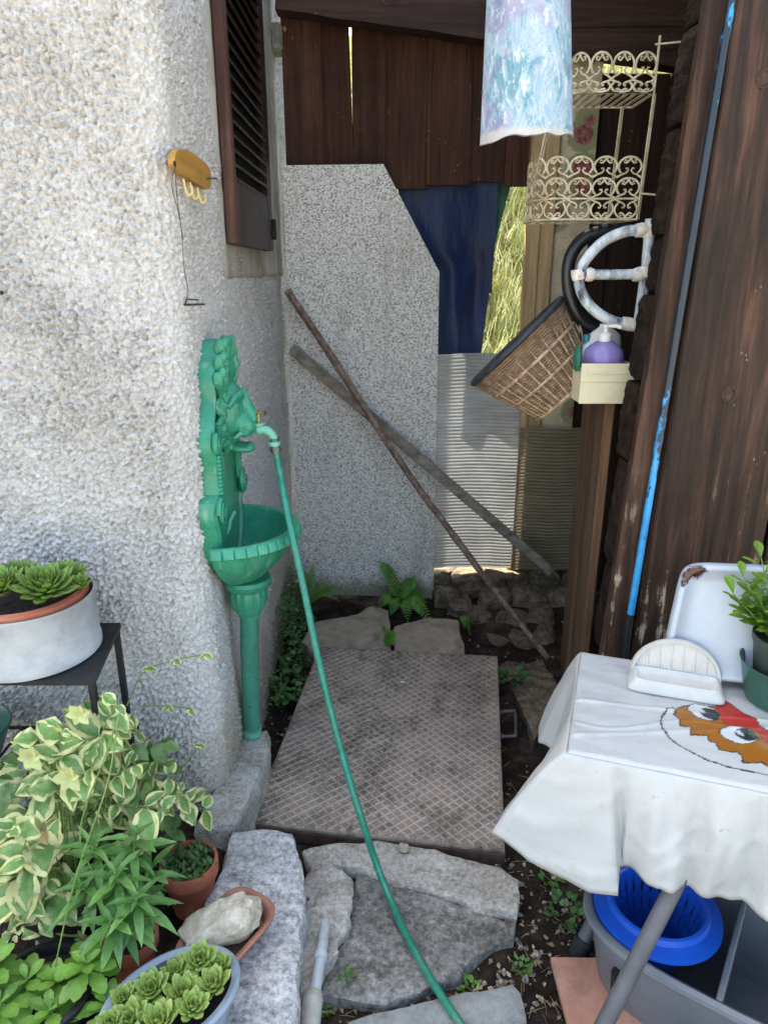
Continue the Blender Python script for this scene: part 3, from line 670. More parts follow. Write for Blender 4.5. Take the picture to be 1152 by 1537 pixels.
vs = [F(o, *ins(p, k)) for o, k in layers for p in out2]; fs = [(l * n + i, l * n + (i + 1) % n, (l + 1) * n + (i + 1) % n, (l + 1) * n + i) for l in range(4) for i in range(n)] + [tuple(range(4 * n, 5 * n))]
m.add(vs, fs); part(fo, 'back_plate', m, green, angle=40)
# scrolls and beading down both edges of the plate
for sg in (-1, 1):
    for (zc, r0, tw) in ((.125, .036, 1), (.365, .026, -1), (.56, .022, 1)):
        m = MB(); pts = []
        for i in range(46):
            a = i / 45 * 4.6 * math.pi; r_ = r0 * (1 - .8 * i / 45); pts.append(F(.028 + .01 * i / 45, sg * (.138 if zc < .5 else .075) + sg * tw * r_ * math.cos(a) * .8, zr + zc * sc + r_ * math.sin(a)))
        m.tube(pts, [.0075 * (1 - .35 * i / 45) for i in range(46)], 6); part(fo, 'scroll', m, green)
    m = MB()
    for k in range(11): m.ball(F(.026, sg * .120, zr + (.185 + k * .0145) * sc), (.009, .009, .0075), 8, 6)
    part(fo, 'beading', m, green)
    m = MB(); m.tube(spline([F(.026, sg * .098, zr + .16 * sc), F(.027, sg * .098, zr + .3 * sc), F(.026, sg * .096, zr + .42 * sc)], 6), .005, 6); part(fo, 'moulding', m, green)
def fuse(mb, name, parent, mat, vox=.0032, sm=2):
    """melt overlapping lumps into one cast surface"""
    me = mb.mesh('tmp', ORG[parent]); o = bpy.data.objects.new('tmp', me); col.objects.link(o)
    r_ = o.modifiers.new('r', 'REMESH'); r_.mode = 'VOXEL'; r_.voxel_size = vox
    s_ = o.modifiers.new('s', 'SMOOTH'); s_.factor = .5; s_.iterations = sm
    dg = bpy.context.evaluated_depsgraph_get(); me2 = bpy.data.meshes.new_from_object(o.evaluated_get(dg)); me2.name = name
    bpy.data.objects.remove(o); bpy.data.meshes.remove(me); me2.polygons.foreach_set('use_smooth', [True] * len(me2.polygons))
    return part(parent, name, me2, mat)
zl = at(345, 622, y=FY).z                                         # height of the lion's face
L = MB(); Q = lambda f, s_, z: F(.012 + f * .86, s_ * 1.08, zl + z * 1.12)
L.ball(Q(.038, 0, .008), (.056, .060, .082), 24, 16)
L.ball(Q(.086, 0, -.018), (.046, .044, .038), 20, 14)                                                  # muzzle
for a in (-1, 1):
    L.tube([Q(.094, a * .008, .040), Q(.090, a * .026, .050), Q(.074, a * .046, .044), Q(.056, a * .056, .026)], [.007, .012, .011, .006], 8)     # brow
    L.ball(Q(.076, a * .033, .026), (.011, .011, .008), 10, 8)                                         # eye
    L.ball(Q(.112, a * .016, -.026), (.022, .020, .022), 14, 10)                                       # upper lip
    L.tube([Q(.112, a * .030, -.040), Q(.088, a * .042, -.036), Q(.066, a * .050, -.046)], [.005, .007, .006], 7)                                  # lip edge
    L.ball(Q(.026, a * .060, .072), (.018, .013, .026), 10, 8, Quaternion((1, 0, 0), a * -.5))         # ear
L.tube([Q(.082, 0, .058), Q(.098, 0, .034), Q(.116, 0, .010), Q(.128, 0, -.004)], [.020, .017, .019, .018], 12)
L.ball(Q(.134, 0, -.008), (.011, .021, .011), 14, 10)
L.ball(Q(.066, 0, -.076), (.054, .036, .014), 16, 10, Quaternion((0, 1, 0), .10)); L.ball(Q(.106, 0, -.076), (.018, .024, .014), 10, 8)
rr = random.Random(3)
for ring, (r0, r1, f0, f1, cnt) in enumerate(((.066, .096, .030, .004, 22), (.062, .086, .036, .020, 18))):
    for i in range(cnt):
        a = 2 * math.pi * (i + .5 * ring) / cnt + rr.uniform(-.06, .06)
        tw = (1 if i % 2 else -1) * .30; pts = []
        for t in range(6):
            u_ = t / 5; aa = a + tw * u_ * u_; r_ = lerp(r0, r1, u_)
            pts.append(Q(lerp(f0, f1, u_) + .008 * math.sin(u_ * math.pi), math.cos(aa) * r_ * .92, math.sin(aa) * r_))
        L.tube(pts, [.009, .012, .012, .010, .008, .004], 7)
for p_ in L.v: p_.x = XW + .012 + (p_.x - XW - .012) * .80
lion = fuse(L, 'lion_mask', fo, green, .0021, 0)
# crest of upright leaves over the mask
Cr = MB(); z0 = zl + .085
for row, (zc, ln, wd_, cnt) in enumerate(((z0 + .012, .044, .085, 7), (z0 + .048, .042, .065, 6), (z0 + .082, .036, .042, 4), (zt_ - .026, .026, .0, 1))):
    for i in range(cnt):
        s_ = 0 if cnt == 1 else lerp(-wd_, wd_, i / (cnt - 1)); tilt = -s_ * 3.2
        Cr.ball(F(.032 + .006 * (i % 2), s_, zc), (.016, .012, ln * (1 - .5 * abs(s_) / .1)), 9, 8, Quaternion((1, 0, 0), tilt))
        Cr.ball(F(.045, s_ + .002, zc + ln * .5), (.010, .008, .014), 8, 6, Quaternion((1, 0, 0), tilt))
Cr.ball(F(.04, 0, z0 + .03), (.02, .03, .03), 12, 8)
fuse(Cr, 'crest', fo, green, .0024, 0)
# basin: half bowl, fluted outside, hollow inside
BW, BO = .178, .188
def bowl(prof, n=56, flute=0):
    def f(u, v):
        k = v * (len(prof) - 1); i = min(int(k), len(prof) - 2); t = k - i
        r_, z, cx = [lerp(prof[i][j], prof[i + 1][j], t) for j in range(3)]
        a = lerp(-math.pi / 2, math.pi / 2, u); rr_ = 1 - (flute * (1 - abs(math.sin(a * 9))) * math.sin(math.pi * min(1, max(0, v))) if flute else 0)
        return F(cx + BO / BW * r_ * math.cos(a) * rr_ * .98, r_ * math.sin(a) * rr_, z)
    return f
m = MB(); outer = [(.172, zr - .022, .004), (.165, zr - .05, .004), (.142, zr - .085, .008), (.108, zr - .118, .014), (.078, zr - .140, .02), (.062, zr - .148, .022)]
inner = [(.168, zr - .012, .004), (.160, zr - .04, .006), (.135, zr - .08, .01), (.09, zr - .11, .018), (.04, zr - .125, .02), (.002, zr - .128, .02)]
m.grid(bowl(outer, flute=.05), 72, 15); m.grid(bowl(inner), 56, 15)
basin = part(fo, 'basin', m, green, recalc=False, angle=60)
m = MB(); m.grid(bowl([(.168, zr - .012, .004), (.172, zr + .004, .003), (.184, zr + .005, .003), (.188, zr - .004, .003), (.186, zr - .026, .003), (.170, zr - .028, .004)]), 56, 10)
nb_ = 21
for i in range(nb_):
    a = lerp(-math.pi / 2, math.pi / 2, (i + .5) / nb_); p = F(.004 + BO / BW * .186 * math.cos(a), .186 * math.sin(a), zr - .011)
    ds = .5 * math.pi * .2 / nb_ * 1.0; Mz = Matrix.Translation(p) @ Matrix.Rotation(math.atan2(math.sin(a) * BO, math.cos(a) * BW), 4, 'Z') @ Matrix.Rotation(R(-14), 4, 'Y'); m.obox(Mz, (.014, .0298, .028), .0075)
part(basin, 'scalloped_rim', m, green, recalc=False, angle=80)
PX = .052                                                         # pedestal axis, out from the wall
m = MB(); o_ = F(PX, 0, 0); zc = zr - .146
m.lathe([(.05, zc), (.066, zc - .002), (.070, zc - .012), (.066, zc - .024), (.056, zc - .030), (.054, zc - .036)], o_, 36)
pr = [(.052, zc - .034), (.056, zc - .05), (.054, zc - .075), (.044, zc - .10), (.034, zc - .112), (.031, zc - .125)]
m.grid(lambda u, v: (lambda k, a: (lambda i, t: V((o_.x, o_.y, 0)) + V((lerp(pr[i][0], pr[i + 1][0], t) * (1 - .06 * abs(math.sin(a * 8))) * math.cos(a), lerp(pr[i][0], pr[i + 1][0], t) * (1 - .06 * abs(math.sin(a * 8))) * math.sin(a), lerp(pr[i][1], pr[i + 1][1], t))))(min(int(k), 4), k - min(int(k), 4)))(v * 5, u * 2 * math.pi), 64, 10, True)
part(fo, 'pedestal_cup', m, green)
zk = .175; pb = at(378, 1102, z=zk); m = MB(); m.tube(spline([V((o_.x, o_.y, zc - .11)), V((lerp(o_.x, pb.x, .5) - .002, lerp(o_.y, pb.y, .5), lerp(zc - .11, zk, .5))), V((pb.x, pb.y, zk - .01))], 10), .0265, 20); part(fo, 'drain_pipe', m, m_green('pipe_paint', '#327864', '#448c75', '#569e86'))
m = MB(); m.tube([V((pb.x, pb.y, zk + .002)), V((pb.x, pb.y, zk + .03))], .031, 20); part(fo, 'pipe_socket', m, lightgreen)
# tap
m = MB(); ty = FY; T_ = lambda px, py: at(px, py, y=ty)
m.tube(spline([T_(362, 653), T_(374, 649), T_(384, 645), T_(396, 645), T_(406, 650), T_(411, 659), T_(412, 668)], 6), [.010] * 6 + [.010] * 6 + [.012, .015, .016, .016, .015, .013] + [.012] * 6 + [.0115] * 6 + [.011] * 6 + [.013], 14)
m.tube([T_(388, 644), T_(388, 637)], .0125, 14); m.tube([T_(388, 637), T_(388, 634)], .0165, 14); m.tube([T_(411.5, 662), T_(412, 668)], .0165, 14)
tap = part(fo, 'tap', m, lightgreen)
m = MB(); m.tube([T_(388, 635), T_(388, 619)], .005, 10); p = T_(388, 619); m.tube([p + V((-.019, .006, 0)), p + V((-.01, .003, 0)), p, p + V((.01, -.003, 0)), p + V((.019, -.006, 0))], [.0055, .004, .0065, .004, .0055], 10)
part(tap, 'tap_handle', m, pmat('dull_brass', [(.3, '#7d6238'), (.7, '#b09058')], 40, .4, metal=.8))
# loose grille plate lying in the basin
m = MB(); pth = spline([at(352, 768, y=FY - .02), at(346, 780, y=FY - .02), at(343, 795, y=FY - .03), at(337, 808, y=FY - .04), at(336, 815, y=FY - .04)], 5)
m.tube(pth, .005, 6); part(basin, 'overflow_lip', m, lightgreen)

# ============================================================ garden hose
hp = [at(412, 664, y=FY), at(418, 700, y=FY - .012), at(431, 768, y=1.72), at(455, 880, y=1.66), at(480, 1000, y=1.60), at(510, 1120, y=1.535), at(540, 1222, y=1.46), at(574, 1322, z=.075), at(620, 1424, z=.052), at(690, 1537, z=.052), at(800, 1680, z=.045), at(1000, 1900, z=.03)]
m = MB(); m.tube(spline(hp, 14), .0092, 14)
hose = thing('garden_hose', 'green garden hose running from the lion tap across plate and flagstones', 'hose', tuple(at(620, 1424, z=.04)))
def m_hose():
    b = NB('green_hose'); f = b.noise(60, 4, .6); return b.done(b.mix(b.math('MULTIPLY', b.mask(b.noise(14, 5, .7), .52, .68), .5), b.ramp(f, [(.3, '#1b6b55'), (.7, '#2b8a71')]), '#5d7a66'), .28, b.noise(500, 2), .12, .001, spec=.55)
part(hose, 'tube', m, m_hose())
m = MB(); m.tube([hp[0] + V((0, 0, .012)), hp[0], at(414, 679, y=FY - .004)], .0128, 14); m.tube([at(413, 672, y=FY - .001), at(413.6, 676, y=FY - .002)], .0150, 14)
part(hose, 'clamp', m, pmat('clamp_steel', [(.3, '#3f4a45'), (.7, '#6d7571')], 60, .4, metal=.7))

# ============================================================ small things on the house walls
kx = XW + .010
def nailm_(): return pmat('dark_screw', [(0, '#2b2520'), (1, '#4a4038')], 30, .5, metal=.5)
kr = thing('key_rack', 'ochre wooden hook board hanging on the rough wall', 'hook rack', tuple(at(280, 268, x=kx)))
pts = [at(px, py, x=kx + .002) for px, py in ((252, 236), (256, 226), (266, 224), (280, 230), (298, 243), (307, 256), (308, 274), (304, 284), (292, 278), (276, 268), (260, 258), (253, 249))]
pts = spline(pts + [pts[0]], 4)[:-1]
m = MB(); m.prism(pts, (.014, 0, 0)); part(kr, 'board', m, m_wood('ochre_wood', [(.3, '#8a6128'), (.55, '#b5863f'), (.8, '#c99a52')], .5, .7, 0, axis=1), angle=30)
yel = pmat('cream_plastic', [(.3, '#c0a45e'), (.7, '#d6be7c')], 20, .5)
for (px, py) in ((275, 268), (285, 274), (296, 281)):
    a = at(px, py, x=kx + .016); m = MB(); m.tube(spline([a, a + V((.003, -.001, -.018)), a + V((.007, .003, -.032)), a + V((.014, .008, -.027)), a + V((.014, .009, -.012))], 5), .0026, 7); part(kr, 'hook', m, yel)
m = MB(); a = at(262, 246, x=kx + .016); m.ball(a, (.003, .007, .007), 10, 6); part(kr, 'screw', m, nailm_()); m = MB(); m.tube([at(306, 268, x=kx + .01), at(306, 268, x=kx + .01) + V((.03, .01, .002))], .002, 6); part(kr, 'nail', m, nailm_())
m = MB(); m.tube(spline([at(262, 248, x=kx + .018), at(266, 300, x=kx + .006), at(272, 345, x=kx + .006), at(276, 400, x=kx + .006), at(281, 430, x=kx + .006), at(280, 452, x=kx + .01)], 8), .0011, 5); m.tube(spline([at(262, 248, x=kx + .018), at(258, 280, x=kx + .007), at(266, 312, x=kx + .007), at(275, 360, x=kx + .006)], 8), .0009, 5)
solo('hanging_wire', 'thin dark wire dangling from the ochre hook board', 'wire', m, pmat('thin_wire', [(0, '#4a4742'), (1, '#6b675f')], 30, .5, metal=.4))
nailm = pmat('nail_iron', [(0, '#1f1c1a'), (1, '#3d3733')], 30, .6, metal=.5)
a = at(278, 457, x=XW); m = MB(); m.tube([a - V((.02, 0, 0)), a + V((.012, 0, 0)), a + V((.045, -.006, .001))], .0024, 6); m.tube([a + V((.0, 0, .0)), a + V((.003, 0, .012)), a + V((.03, .0, .010))], .0018, 6)
solo('bent_nail', 'bent nail in the rough wall holding the dangling wire', 'nail', m, nailm)
a = at(-6, 434, y=YW); m = MB(); m.tube([a + V((0, .02, 0)), a + V((.0, -.02, 0)), a + V((.034, -.045, -.006))], .0028, 6); m.ball(a + V((.034, -.045, -.006)), .0045, 8, 6)
solo('long_nail', 'dark nail sticking out of the rough wall away from the corner', 'nail', m, nailm)
# old cable fitting at the top of the side wall
a = at(418, 60, x=XW + .03); cf = thing('cable_fitting', 'old grey cable fitting on the side wall beside the shutter', 'fitting', tuple(a))
m = MB(); m.box(a + V((-.03, -.05, -.05)), a + V((.02, .05, .05)), .012); m.ball(a + V((.03, .0, .03)), (.03, .04, .03), 12, 8); part(cf, 'body', m, pmat('dirty_ceramic', [(.3, '#5a574f'), (.7, '#97948a')], 30, .6))
m = MB(); m.tube(spline([a + V((.03, .02, 0)), a + V((.05, .02, -.05)), a + V((.045, .02, -.12)), a + V((.04, .02, -.16))], 6), .010, 8); part(cf, 'cable_stub', m, pmat('grey_pvc', [(.3, '#4a4b46'), (.7, '#6d6e68')], 20, .5))

# ============================================================ side table with its vinyl cloth
ZT = .68
tFL, tBL, tX = at(850, 1130, z=ZT), at(862, 977, z=ZT), at(1152, 1190, z=ZT)
e1 = (tX - tFL).normalized(); e2 = V((-e1.y, e1.x, 0)); TD = (tBL - tFL).dot(e2); TW = .66
def tt(u, v, z=ZT): return V((tFL.x, tFL.y, 0)) + e1 * u + e2 * v + V((0, 0, z))
table = thing('folding_table', 'small folding table hidden under the white vinyl cloth', 'table', tuple(tt(TW / 2, TD / 2, 0)))
m = MB(); M = Matrix((e1, e2, V((0, 0, 1)))).transposed().to_4x4(); M.translation = tt(TW / 2, TD / 2, ZT - .016); m.obox(M, (TW - .012, TD - .012, .024), .006)
part(table, 'tabletop', m, pmat('laminate', [(0, '#8d8780'), (1, '#a39d95')], 9, .5))
legm = pmat('grey_steel_tube', [(.3, '#4a4a4b'), (.7, '#626164')], 14, .5, .15, 160, .002, dirt=('#4a4440', 12, .5), spec=.5)
lt, lb = at(1012, 1330, y=1.052), at(907, 1537, y=.982); d = (lb - lt)
top_ = lt - d * ((ZT - .03 - lt.z) / d.z * -1); bot = lt + d * ((.01 - lt.z) / d.z)
for off in (V((0, 0, 0)), e2 * (TD - .06)):
    m = MB(); m.tube([top_ + off, (top_ + bot) / 2 + off, bot + off], .0165, 16); leg = part(table, 'leg', m, legm)
    m = MB(); m.tube([bot + off + V((0, 0, -.006)), bot + off + (top_ - bot).normalized() * .04], .022, 14); part(leg, 'rubber_foot', m, pmat('black_rubber', [(0, '#1b1b1c'), (1, '#2a2a2b')], 20, .8))
    A = tt(TW - .05, .05, ZT - .03) + off; B = tt(TW + .22, .03, .01) + off
    m = MB(); m.tube([A, (A + B) / 2, B], .0185, 16); part(table, 'leg', m, legm)
# cloth
PAL = {'white': lin('#bdbdb9'), 'orange': lin('#985c16'), 'red': lin('#ad322c'), 'black': lin('#26272b'), 'eye': lin('#c8cac9'), 'pupil': lin('#2b3036')}
def cr(x, y): return at(920 + x / 4.966, 940 + y / 4.966, z=ZT + .004)
orange = [cr(*p) for p in ((450, 660), (480, 610), (550, 590), (620, 600), (760, 600), (1000, 700), (1110, 780), (1180, 860), (1400, 960), (1500, 1100), (1300, 1130), (1152, 1050), (1110, 1015), (1040, 1020), (965, 1020), (960, 970), (925, 935), (870, 935), (790, 920), (760, 870), (710, 855), (700, 815), (620, 812), (575, 815), (580, 755), (500, 745), (490, 690))]
red_ = [cr(*p) for p in ((755, 585), (800, 530), (870, 570), (960, 640), (1050, 680), (1110, 760), (1300, 840), (1360, 930), (1152, 880), (1080, 800), (1000, 760), (920, 745), (850, 735), (800, 690))]
line_ = [cr(*p) for p in ((470, 640), (440, 610), (400, 625), (365, 670), (350, 720), (375, 780), (430, 840), (500, 895), (600, 950), (700, 1000), (820, 1040), (950, 1075), (1152, 1110), (1400, 1150), (1600, 1150))]
line2_ = orange + [orange[0]]
def ell(c, rx, ry, rot):
    c0 = cr(*c); ax = cr(c[0] + rx * math.cos(rot), c[1] + rx * math.sin(rot)) - c0; ay = cr(c[0] - ry * math.sin(rot), c[1] + ry * math.cos(rot)) - c0
    M_ = Matrix(((ax.x, ay.x), (ax.y, ay.y))).inverted()
    return lambda x, y: (M_ @ V((x - c0.x, y - c0.y))).length
E = [(ell((670, 640), 118, 48, .3), 'eye'), (ell((718, 652), 80, 36, .3), 'pupil'), (ell((660, 632), 30, 12, .5), 'eye'), (ell((935, 812), 138, 54, .2), 'eye'), (ell((992, 815), 88, 38, .25), 'pupil'), (ell((945, 800), 34, 12, .5), 'eye')]
def inpoly(P, x, y):
    c = False; j = len(P) - 1
    for i in range(len(P)):
        if (P[i].y > y) != (P[j].y > y) and x < (P[j].x - P[i].x) * (y - P[i].y) / (P[j].y - P[i].y) + P[i].x: c = not c
        j = i
    return c
def pdist(P, x, y):
    b = 9
    for i in range(len(P) - 1):
        ax, ay, bx, by = P[i].x, P[i].y, P[i + 1].x, P[i + 1].y; dx, dy = bx - ax, by - ay; t = max(0, min(1, ((x - ax) * dx + (y - ay) * dy) / (dx * dx + dy * dy + 1e-12)))
        b = min(b, math.hypot(ax + dx * t - x, ay + dy * t - y))
    return b
pmin = V((min(p.x for p in orange + line_ + red_), min(p.y for p in orange + line_ + red_)))
def print_col(p):
    if p.x < pmin.x - .01: return PAL['white']
    x, y = p.x, p.y; wob = .0012 * noise.noise(V((x * 90, y * 90, 0)))
    k = None
    for f, n_ in E:
        r_ = f(x, y)
        if r_ < 1: k = n_
        elif n_ == 'eye' and r_ < 1.07 and k is None: k = 'black'
    if k: return PAL[k]
    if inpoly(red_, x, y): return PAL['red'] if pdist(red_ + [red_[0]], x, y) > .0014 else PAL['black']
    if pdist(line2_, x, y) + wob < .0017: return PAL['black']
    if inpoly(orange, x, y): return PAL['orange']
    if pdist(line_, x, y) + wob < .0019: return PAL['black']
    return PAL['white']
cl = MB(); NX, NY = 250, 150; cols_ = []
def top_pt(u, v):
    x, y = u * TW, v * TD; e = min(x, y, TW - x, TD - y)
    z = ZT + .004 - .006 * max(0, 1 - e / .012) ** 2 + .0022 * noise.noise(V((x * 9 + y * 14, y * 24, 1))) + .0012 * noise.noise(V((x * 30, y * 46, 5))) + .0034 * math.exp(-((y - .1 - .25 * x + .02 * math.sin(x * 20)) / .006) ** 2) + .0030 * math.exp(-((y - .18 - .12 * x) / .005) ** 2) + .0028 * math.exp(-((y - .05 - .4 * x) / .006) ** 2)
    return tt(x, y, z)
cl.grid(top_pt, NX, NY); cols_ = [print_col(p) for p in cl.v]
KEYS = [(0, .05, .03, .2), (.5, 0, .03, .2), (.96, -.03, .03, .22), (1.0, -.085, .015, .235), (1.12, -.075, 0, .235), (1.3, -.035, 0, .205), (1.55, -.03, 0, .19), (1.8, -.085, .0, .20), (1.93, -.12, .0, .212), (2.0, -.13, -.015, .215), (2.025, -.075, -.035, .245), (2.06, -.01, -.035, .265), (2.085, .015, -.045, .268), (2.11, .045, -.05, .262), (2.125, .035, -.012, .225), (2.2, .0, -.018, .222), (2.32, 0, -.040, .226), (2.45, 0, -.012, .236), (2.6, 0, -.045, .232), (2.75, 0, -.015, .236), (2.9, 0, -.06, .25), (3.0, .1, -.08, .27), (3.1, .05, 0, .23), (3.5, .03, 0, .2), (4.0, .05, .03, .2)]
def key(t):
    for a, b_ in zip(KEYS, KEYS[1:]):
        if a[0] <= t <= b_[0]:
            f = (t - a[0]) / (b_[0] - a[0]); f = f * f * (3 - 2 * f); return [lerp(a[i], b_[i], f) for i in (1, 2, 3)]
CORN = [(TW, TD), (0, TD), (0, 0), (TW, 0), (TW, TD)]; ring = []
for s_ in range(4):
    n = [60, 40, 110, 40][s_]
    for i in range(n): ring.append((s_ + i / n, lerp(CORN[s_][0], CORN[s_ + 1][0], i / n), lerp(CORN[s_][1], CORN[s_ + 1][1], i / n)))
sk = len(cl.v); NR = len(ring); NS = 26; vs = []
for j in range(NS + 1):
    s_ = j / NS
    for (t, u, v) in ring:
        a, b_, dr = key(t); h = s_ ** .8; wv = (.011 * math.sin(t * 38 + .6 * math.sin(t * 21)) + .005 * math.sin(t * 83)) * s_ ** .7 if 2.13 < t < 3 else .004 * math.sin(t * 60) * s_
        sag = .016 * math.sin(s_ * math.pi) if 2.13 < t < 3 else 0
        p = tt(u, v, ZT - .002) + e1 * (a * h) + e2 * (b_ * h + wv - sag * (.4 + .6 * math.sin(t * 29))) - V((0, 0, dr * (s_ ** 1.06)))
        p += V((noise.noise(p * 13), noise.noise(p * 13 + V((3, 3, 3))), 0)) * .006 * s_
        cr_ = (1 - abs(noise.noise(V((t * 7 + s_ * 1.2, s_ * 2.2, 8)))) * 5); wt = min(1, s_ * 2.5); p += e2 * -.004 * wt * max(0, cr_) ** 2; cr2 = 1 - abs(noise.noise(V((t * 16, s_ * 5 + t * 4, 3)))) * 6; p += e2 * -.0012 * wt * max(0, cr2)
        vs.append(p)
o0 = len(cl.v); cl.add(vs, [(j * NR + i, j * NR + (i + 1) % NR, (j + 1) * NR + (i + 1) % NR, (j + 1) * NR + i) for j in range(NS) for i in range(NR)])
cols_ += [PAL['white']] * len(vs)
def m_cloth():
    b = NB('printed_vinyl'); a = b.attr('print')[0]
    st = b.math('MULTIPLY', b.mask(b.noise(7, 6, .72), .5, .74), .4); c = b.mix(st, a, '#9a968a')
    st2 = b.math('MULTIPLY', b.mask(b.noise(42, 4, .7), .64, .72), .45); c = b.mix(st2, c, '#77736b')
    return b.done(c, .34, b.noise(26, 4, .55), .25, .006, spec=.5, trans=.12)
me = cl.mesh('tablecloth', tt(TW / 2, TD / 2, ZT), recalc=False, angle=180)
ca = me.color_attributes.new('print', 'FLOAT_COLOR', 'POINT'); ca.data.foreach_set('color', [c for k in cols_ for c in k])
_mats(me, m_cloth()); o = bpy.data.objects.new('tablecloth', me); col.objects.link(o); o.location = tt(TW / 2, TD / 2, ZT)
so = o.modifiers.new('thick', 'SOLIDIFY'); so.thickness = .0012
tag(o, 'white vinyl tablecloth with an orange and red print draped over the folding table', 'tablecloth')

# soap dish
zT = ZT + .007
ceram = pmat('white_ceramic', [(.3, '#b5b2ab'), (.7, '#c6c4be')], 12, .22, .08, 90, .002, dirt=('#b5ae9f', 16, .6), spec=.6)
b0 = at(941, 1036, z=zT); DW, DD = .196, .080
def D(u, v, h): return V((b0.x, b0.y, zT)) + e1 * u + e2 * v + V((0, 0, h))
dish = thing('soap_dish', 'white ceramic soap dish with a ribbed half round back', 'soap dish', tuple(D(DW / 2, DD / 2, 0)))
m = MB(); rings = [(0.0, 0.0), (0, .006), (.006, .012), (.012, .020), (.016, .021), (.022, .014), (.03, .012)]
vs = []; N_ = 40
def rrect(i, ins_, off=0):
    a = 2 * math.pi * i / N_; c, s_ = math.cos(a), math.sin(a); k = .28
    return DW / 2 + (DW / 2 - ins_) * math.copysign(abs(c) ** k, c), DD / 2 + (DD / 2 - ins_) * math.copysign(abs(s_) ** k, s_)
for ins_, h in rings:
    for i in range(N_):
        u, v = rrect(i, ins_); vs.append(D(u, v, h + (.010 * (v / DD) if h > .008 else 0)))
m.add(vs, [(j * N_ + i, j * N_ + (i + 1) % N_, (j + 1) * N_ + (i + 1) % N_, (j + 1) * N_ + i) for j in range(len(rings) - 1) for i in range(N_)] + [tuple(range(N_)), tuple(range((len(rings) - 1) * N_, len(rings) * N_))])
part(dish, 'tray', m, ceram, angle=50)
m = MB(); NA = 36; R0, RH = .092, .078; vs = []
back = lambda a, r_, dv: D(DW / 2 + math.cos(a) * R0 * r_, DD - .012 + dv + .18 * math.sin(a) * RH * r_, .018 + math.sin(a) * RH * r_)
lay = [(1, .006), (1.03, .0), (1.0, -.006), (.93, -.005), (.90, .0015), (.45, .0015), (.0, .0015)]
for r_, dv in lay:
    for i in range(NA + 1): vs.append(back(math.pi * i / NA, r_, dv))
W_ = NA + 1; m.add(vs, [(j * W_ + i, j * W_ + i + 1, (j + 1) * W_ + i + 1, (j + 1) * W_ + i) for j in range(len(lay) - 1) for i in range(NA)] + [tuple(range(W_))])
bk = part(dish, 'half_round_back', m, ceram, angle=50, recalc=False)
for k in range(6):
    u = DW / 2 + (k - 2.5) * .024; top = math.sqrt(max(.05, 1 - ((u - DW / 2) / (R0 * .96)) ** 2)) * RH * .84
    m = MB(); m.tube([D(u, DD - .011, .020), D(u, DD - .010 + .18 * top * .5, .018 + top * .5), D(u, DD - .010 + .18 * top, .018 + top)], [.0028, .0030, .0022], 8); part(bk, 'rib', m, ceram)

# enamel tray leaning on the shed boards
def m_enamel():
    b = NB('chipped_enamel'); c = b.ramp(b.noise(6, 4), [(.3, '#a5acb4'), (.7, '#b9bfc5')])
    v = b.n('ShaderNodeVectorMath', {0: b.tc, 1: (-.12, .02, .25)}, operation='DISTANCE').outputs['Value']
    d_ = b.math('ADD', v, b.math('MULTIPLY', b.noise(45, 5, .7), .045))
    rust_ = b.ramp(b.noise(90, 4, .7), [(.35, '#231611'), (.6, '#5e3a28'), (.8, '#8b6350')])
    c = b.mix(b.mask(d_, .076, .067), c, rust_); c = b.mix(b.math('MULTIPLY', b.mask(b.noise(34, 4, .7), .68, .71), .6), c, '#6a4a39')
    return b.done(c, .25, b.noise(25, 3), .05, .003, spec=.55)
tw_, th_ = .30, .262
q0 = at(986, 1012, z=ZT + .006)
def TR(u, v, o): # u across, v up the lean, o out towards the viewer
    upv = (V((0, 0, 1)) + e2 * .30 + e1 * .10).normalized(); n_ = e1.cross(upv).normalized()
    return q0 + (e1 * .97 + V((0, 0, .08))) * u + upv * v + n_ * o
m = MB(); N_ = 48; vs = []
for ins_, o_ in ((.0, -.002), (.0, .010), (.004, .024), (.010, .028), (.016, .026), (.020, .020), (.034, .016), (.038, .013), (.05, .013)):
    for i in range(N_):
        a = 2 * math.pi * i / N_; c, s_ = math.cos(a), math.sin(a); k = .24
        vs.append(TR(tw_ / 2 + (tw_ / 2 - ins_) * math.copysign(abs(c) ** k, c), th_ / 2 + (th_ / 2 - ins_) * math.copysign(abs(s_) ** k, s_), o_))
m.add(vs, [(j * N_ + i, j * N_ + (i + 1) % N_, (j + 1) * N_ + (i + 1) % N_, (j + 1) * N_ + i) for j in range(8) for i in range(N_)] + [tuple(range(N_)), tuple(range(8 * N_, 9 * N_))])
solo('enamel_tray', 'white enamel tray with a rusted corner leaning on the shed boards', 'tray', m, m_enamel(), angle=60)

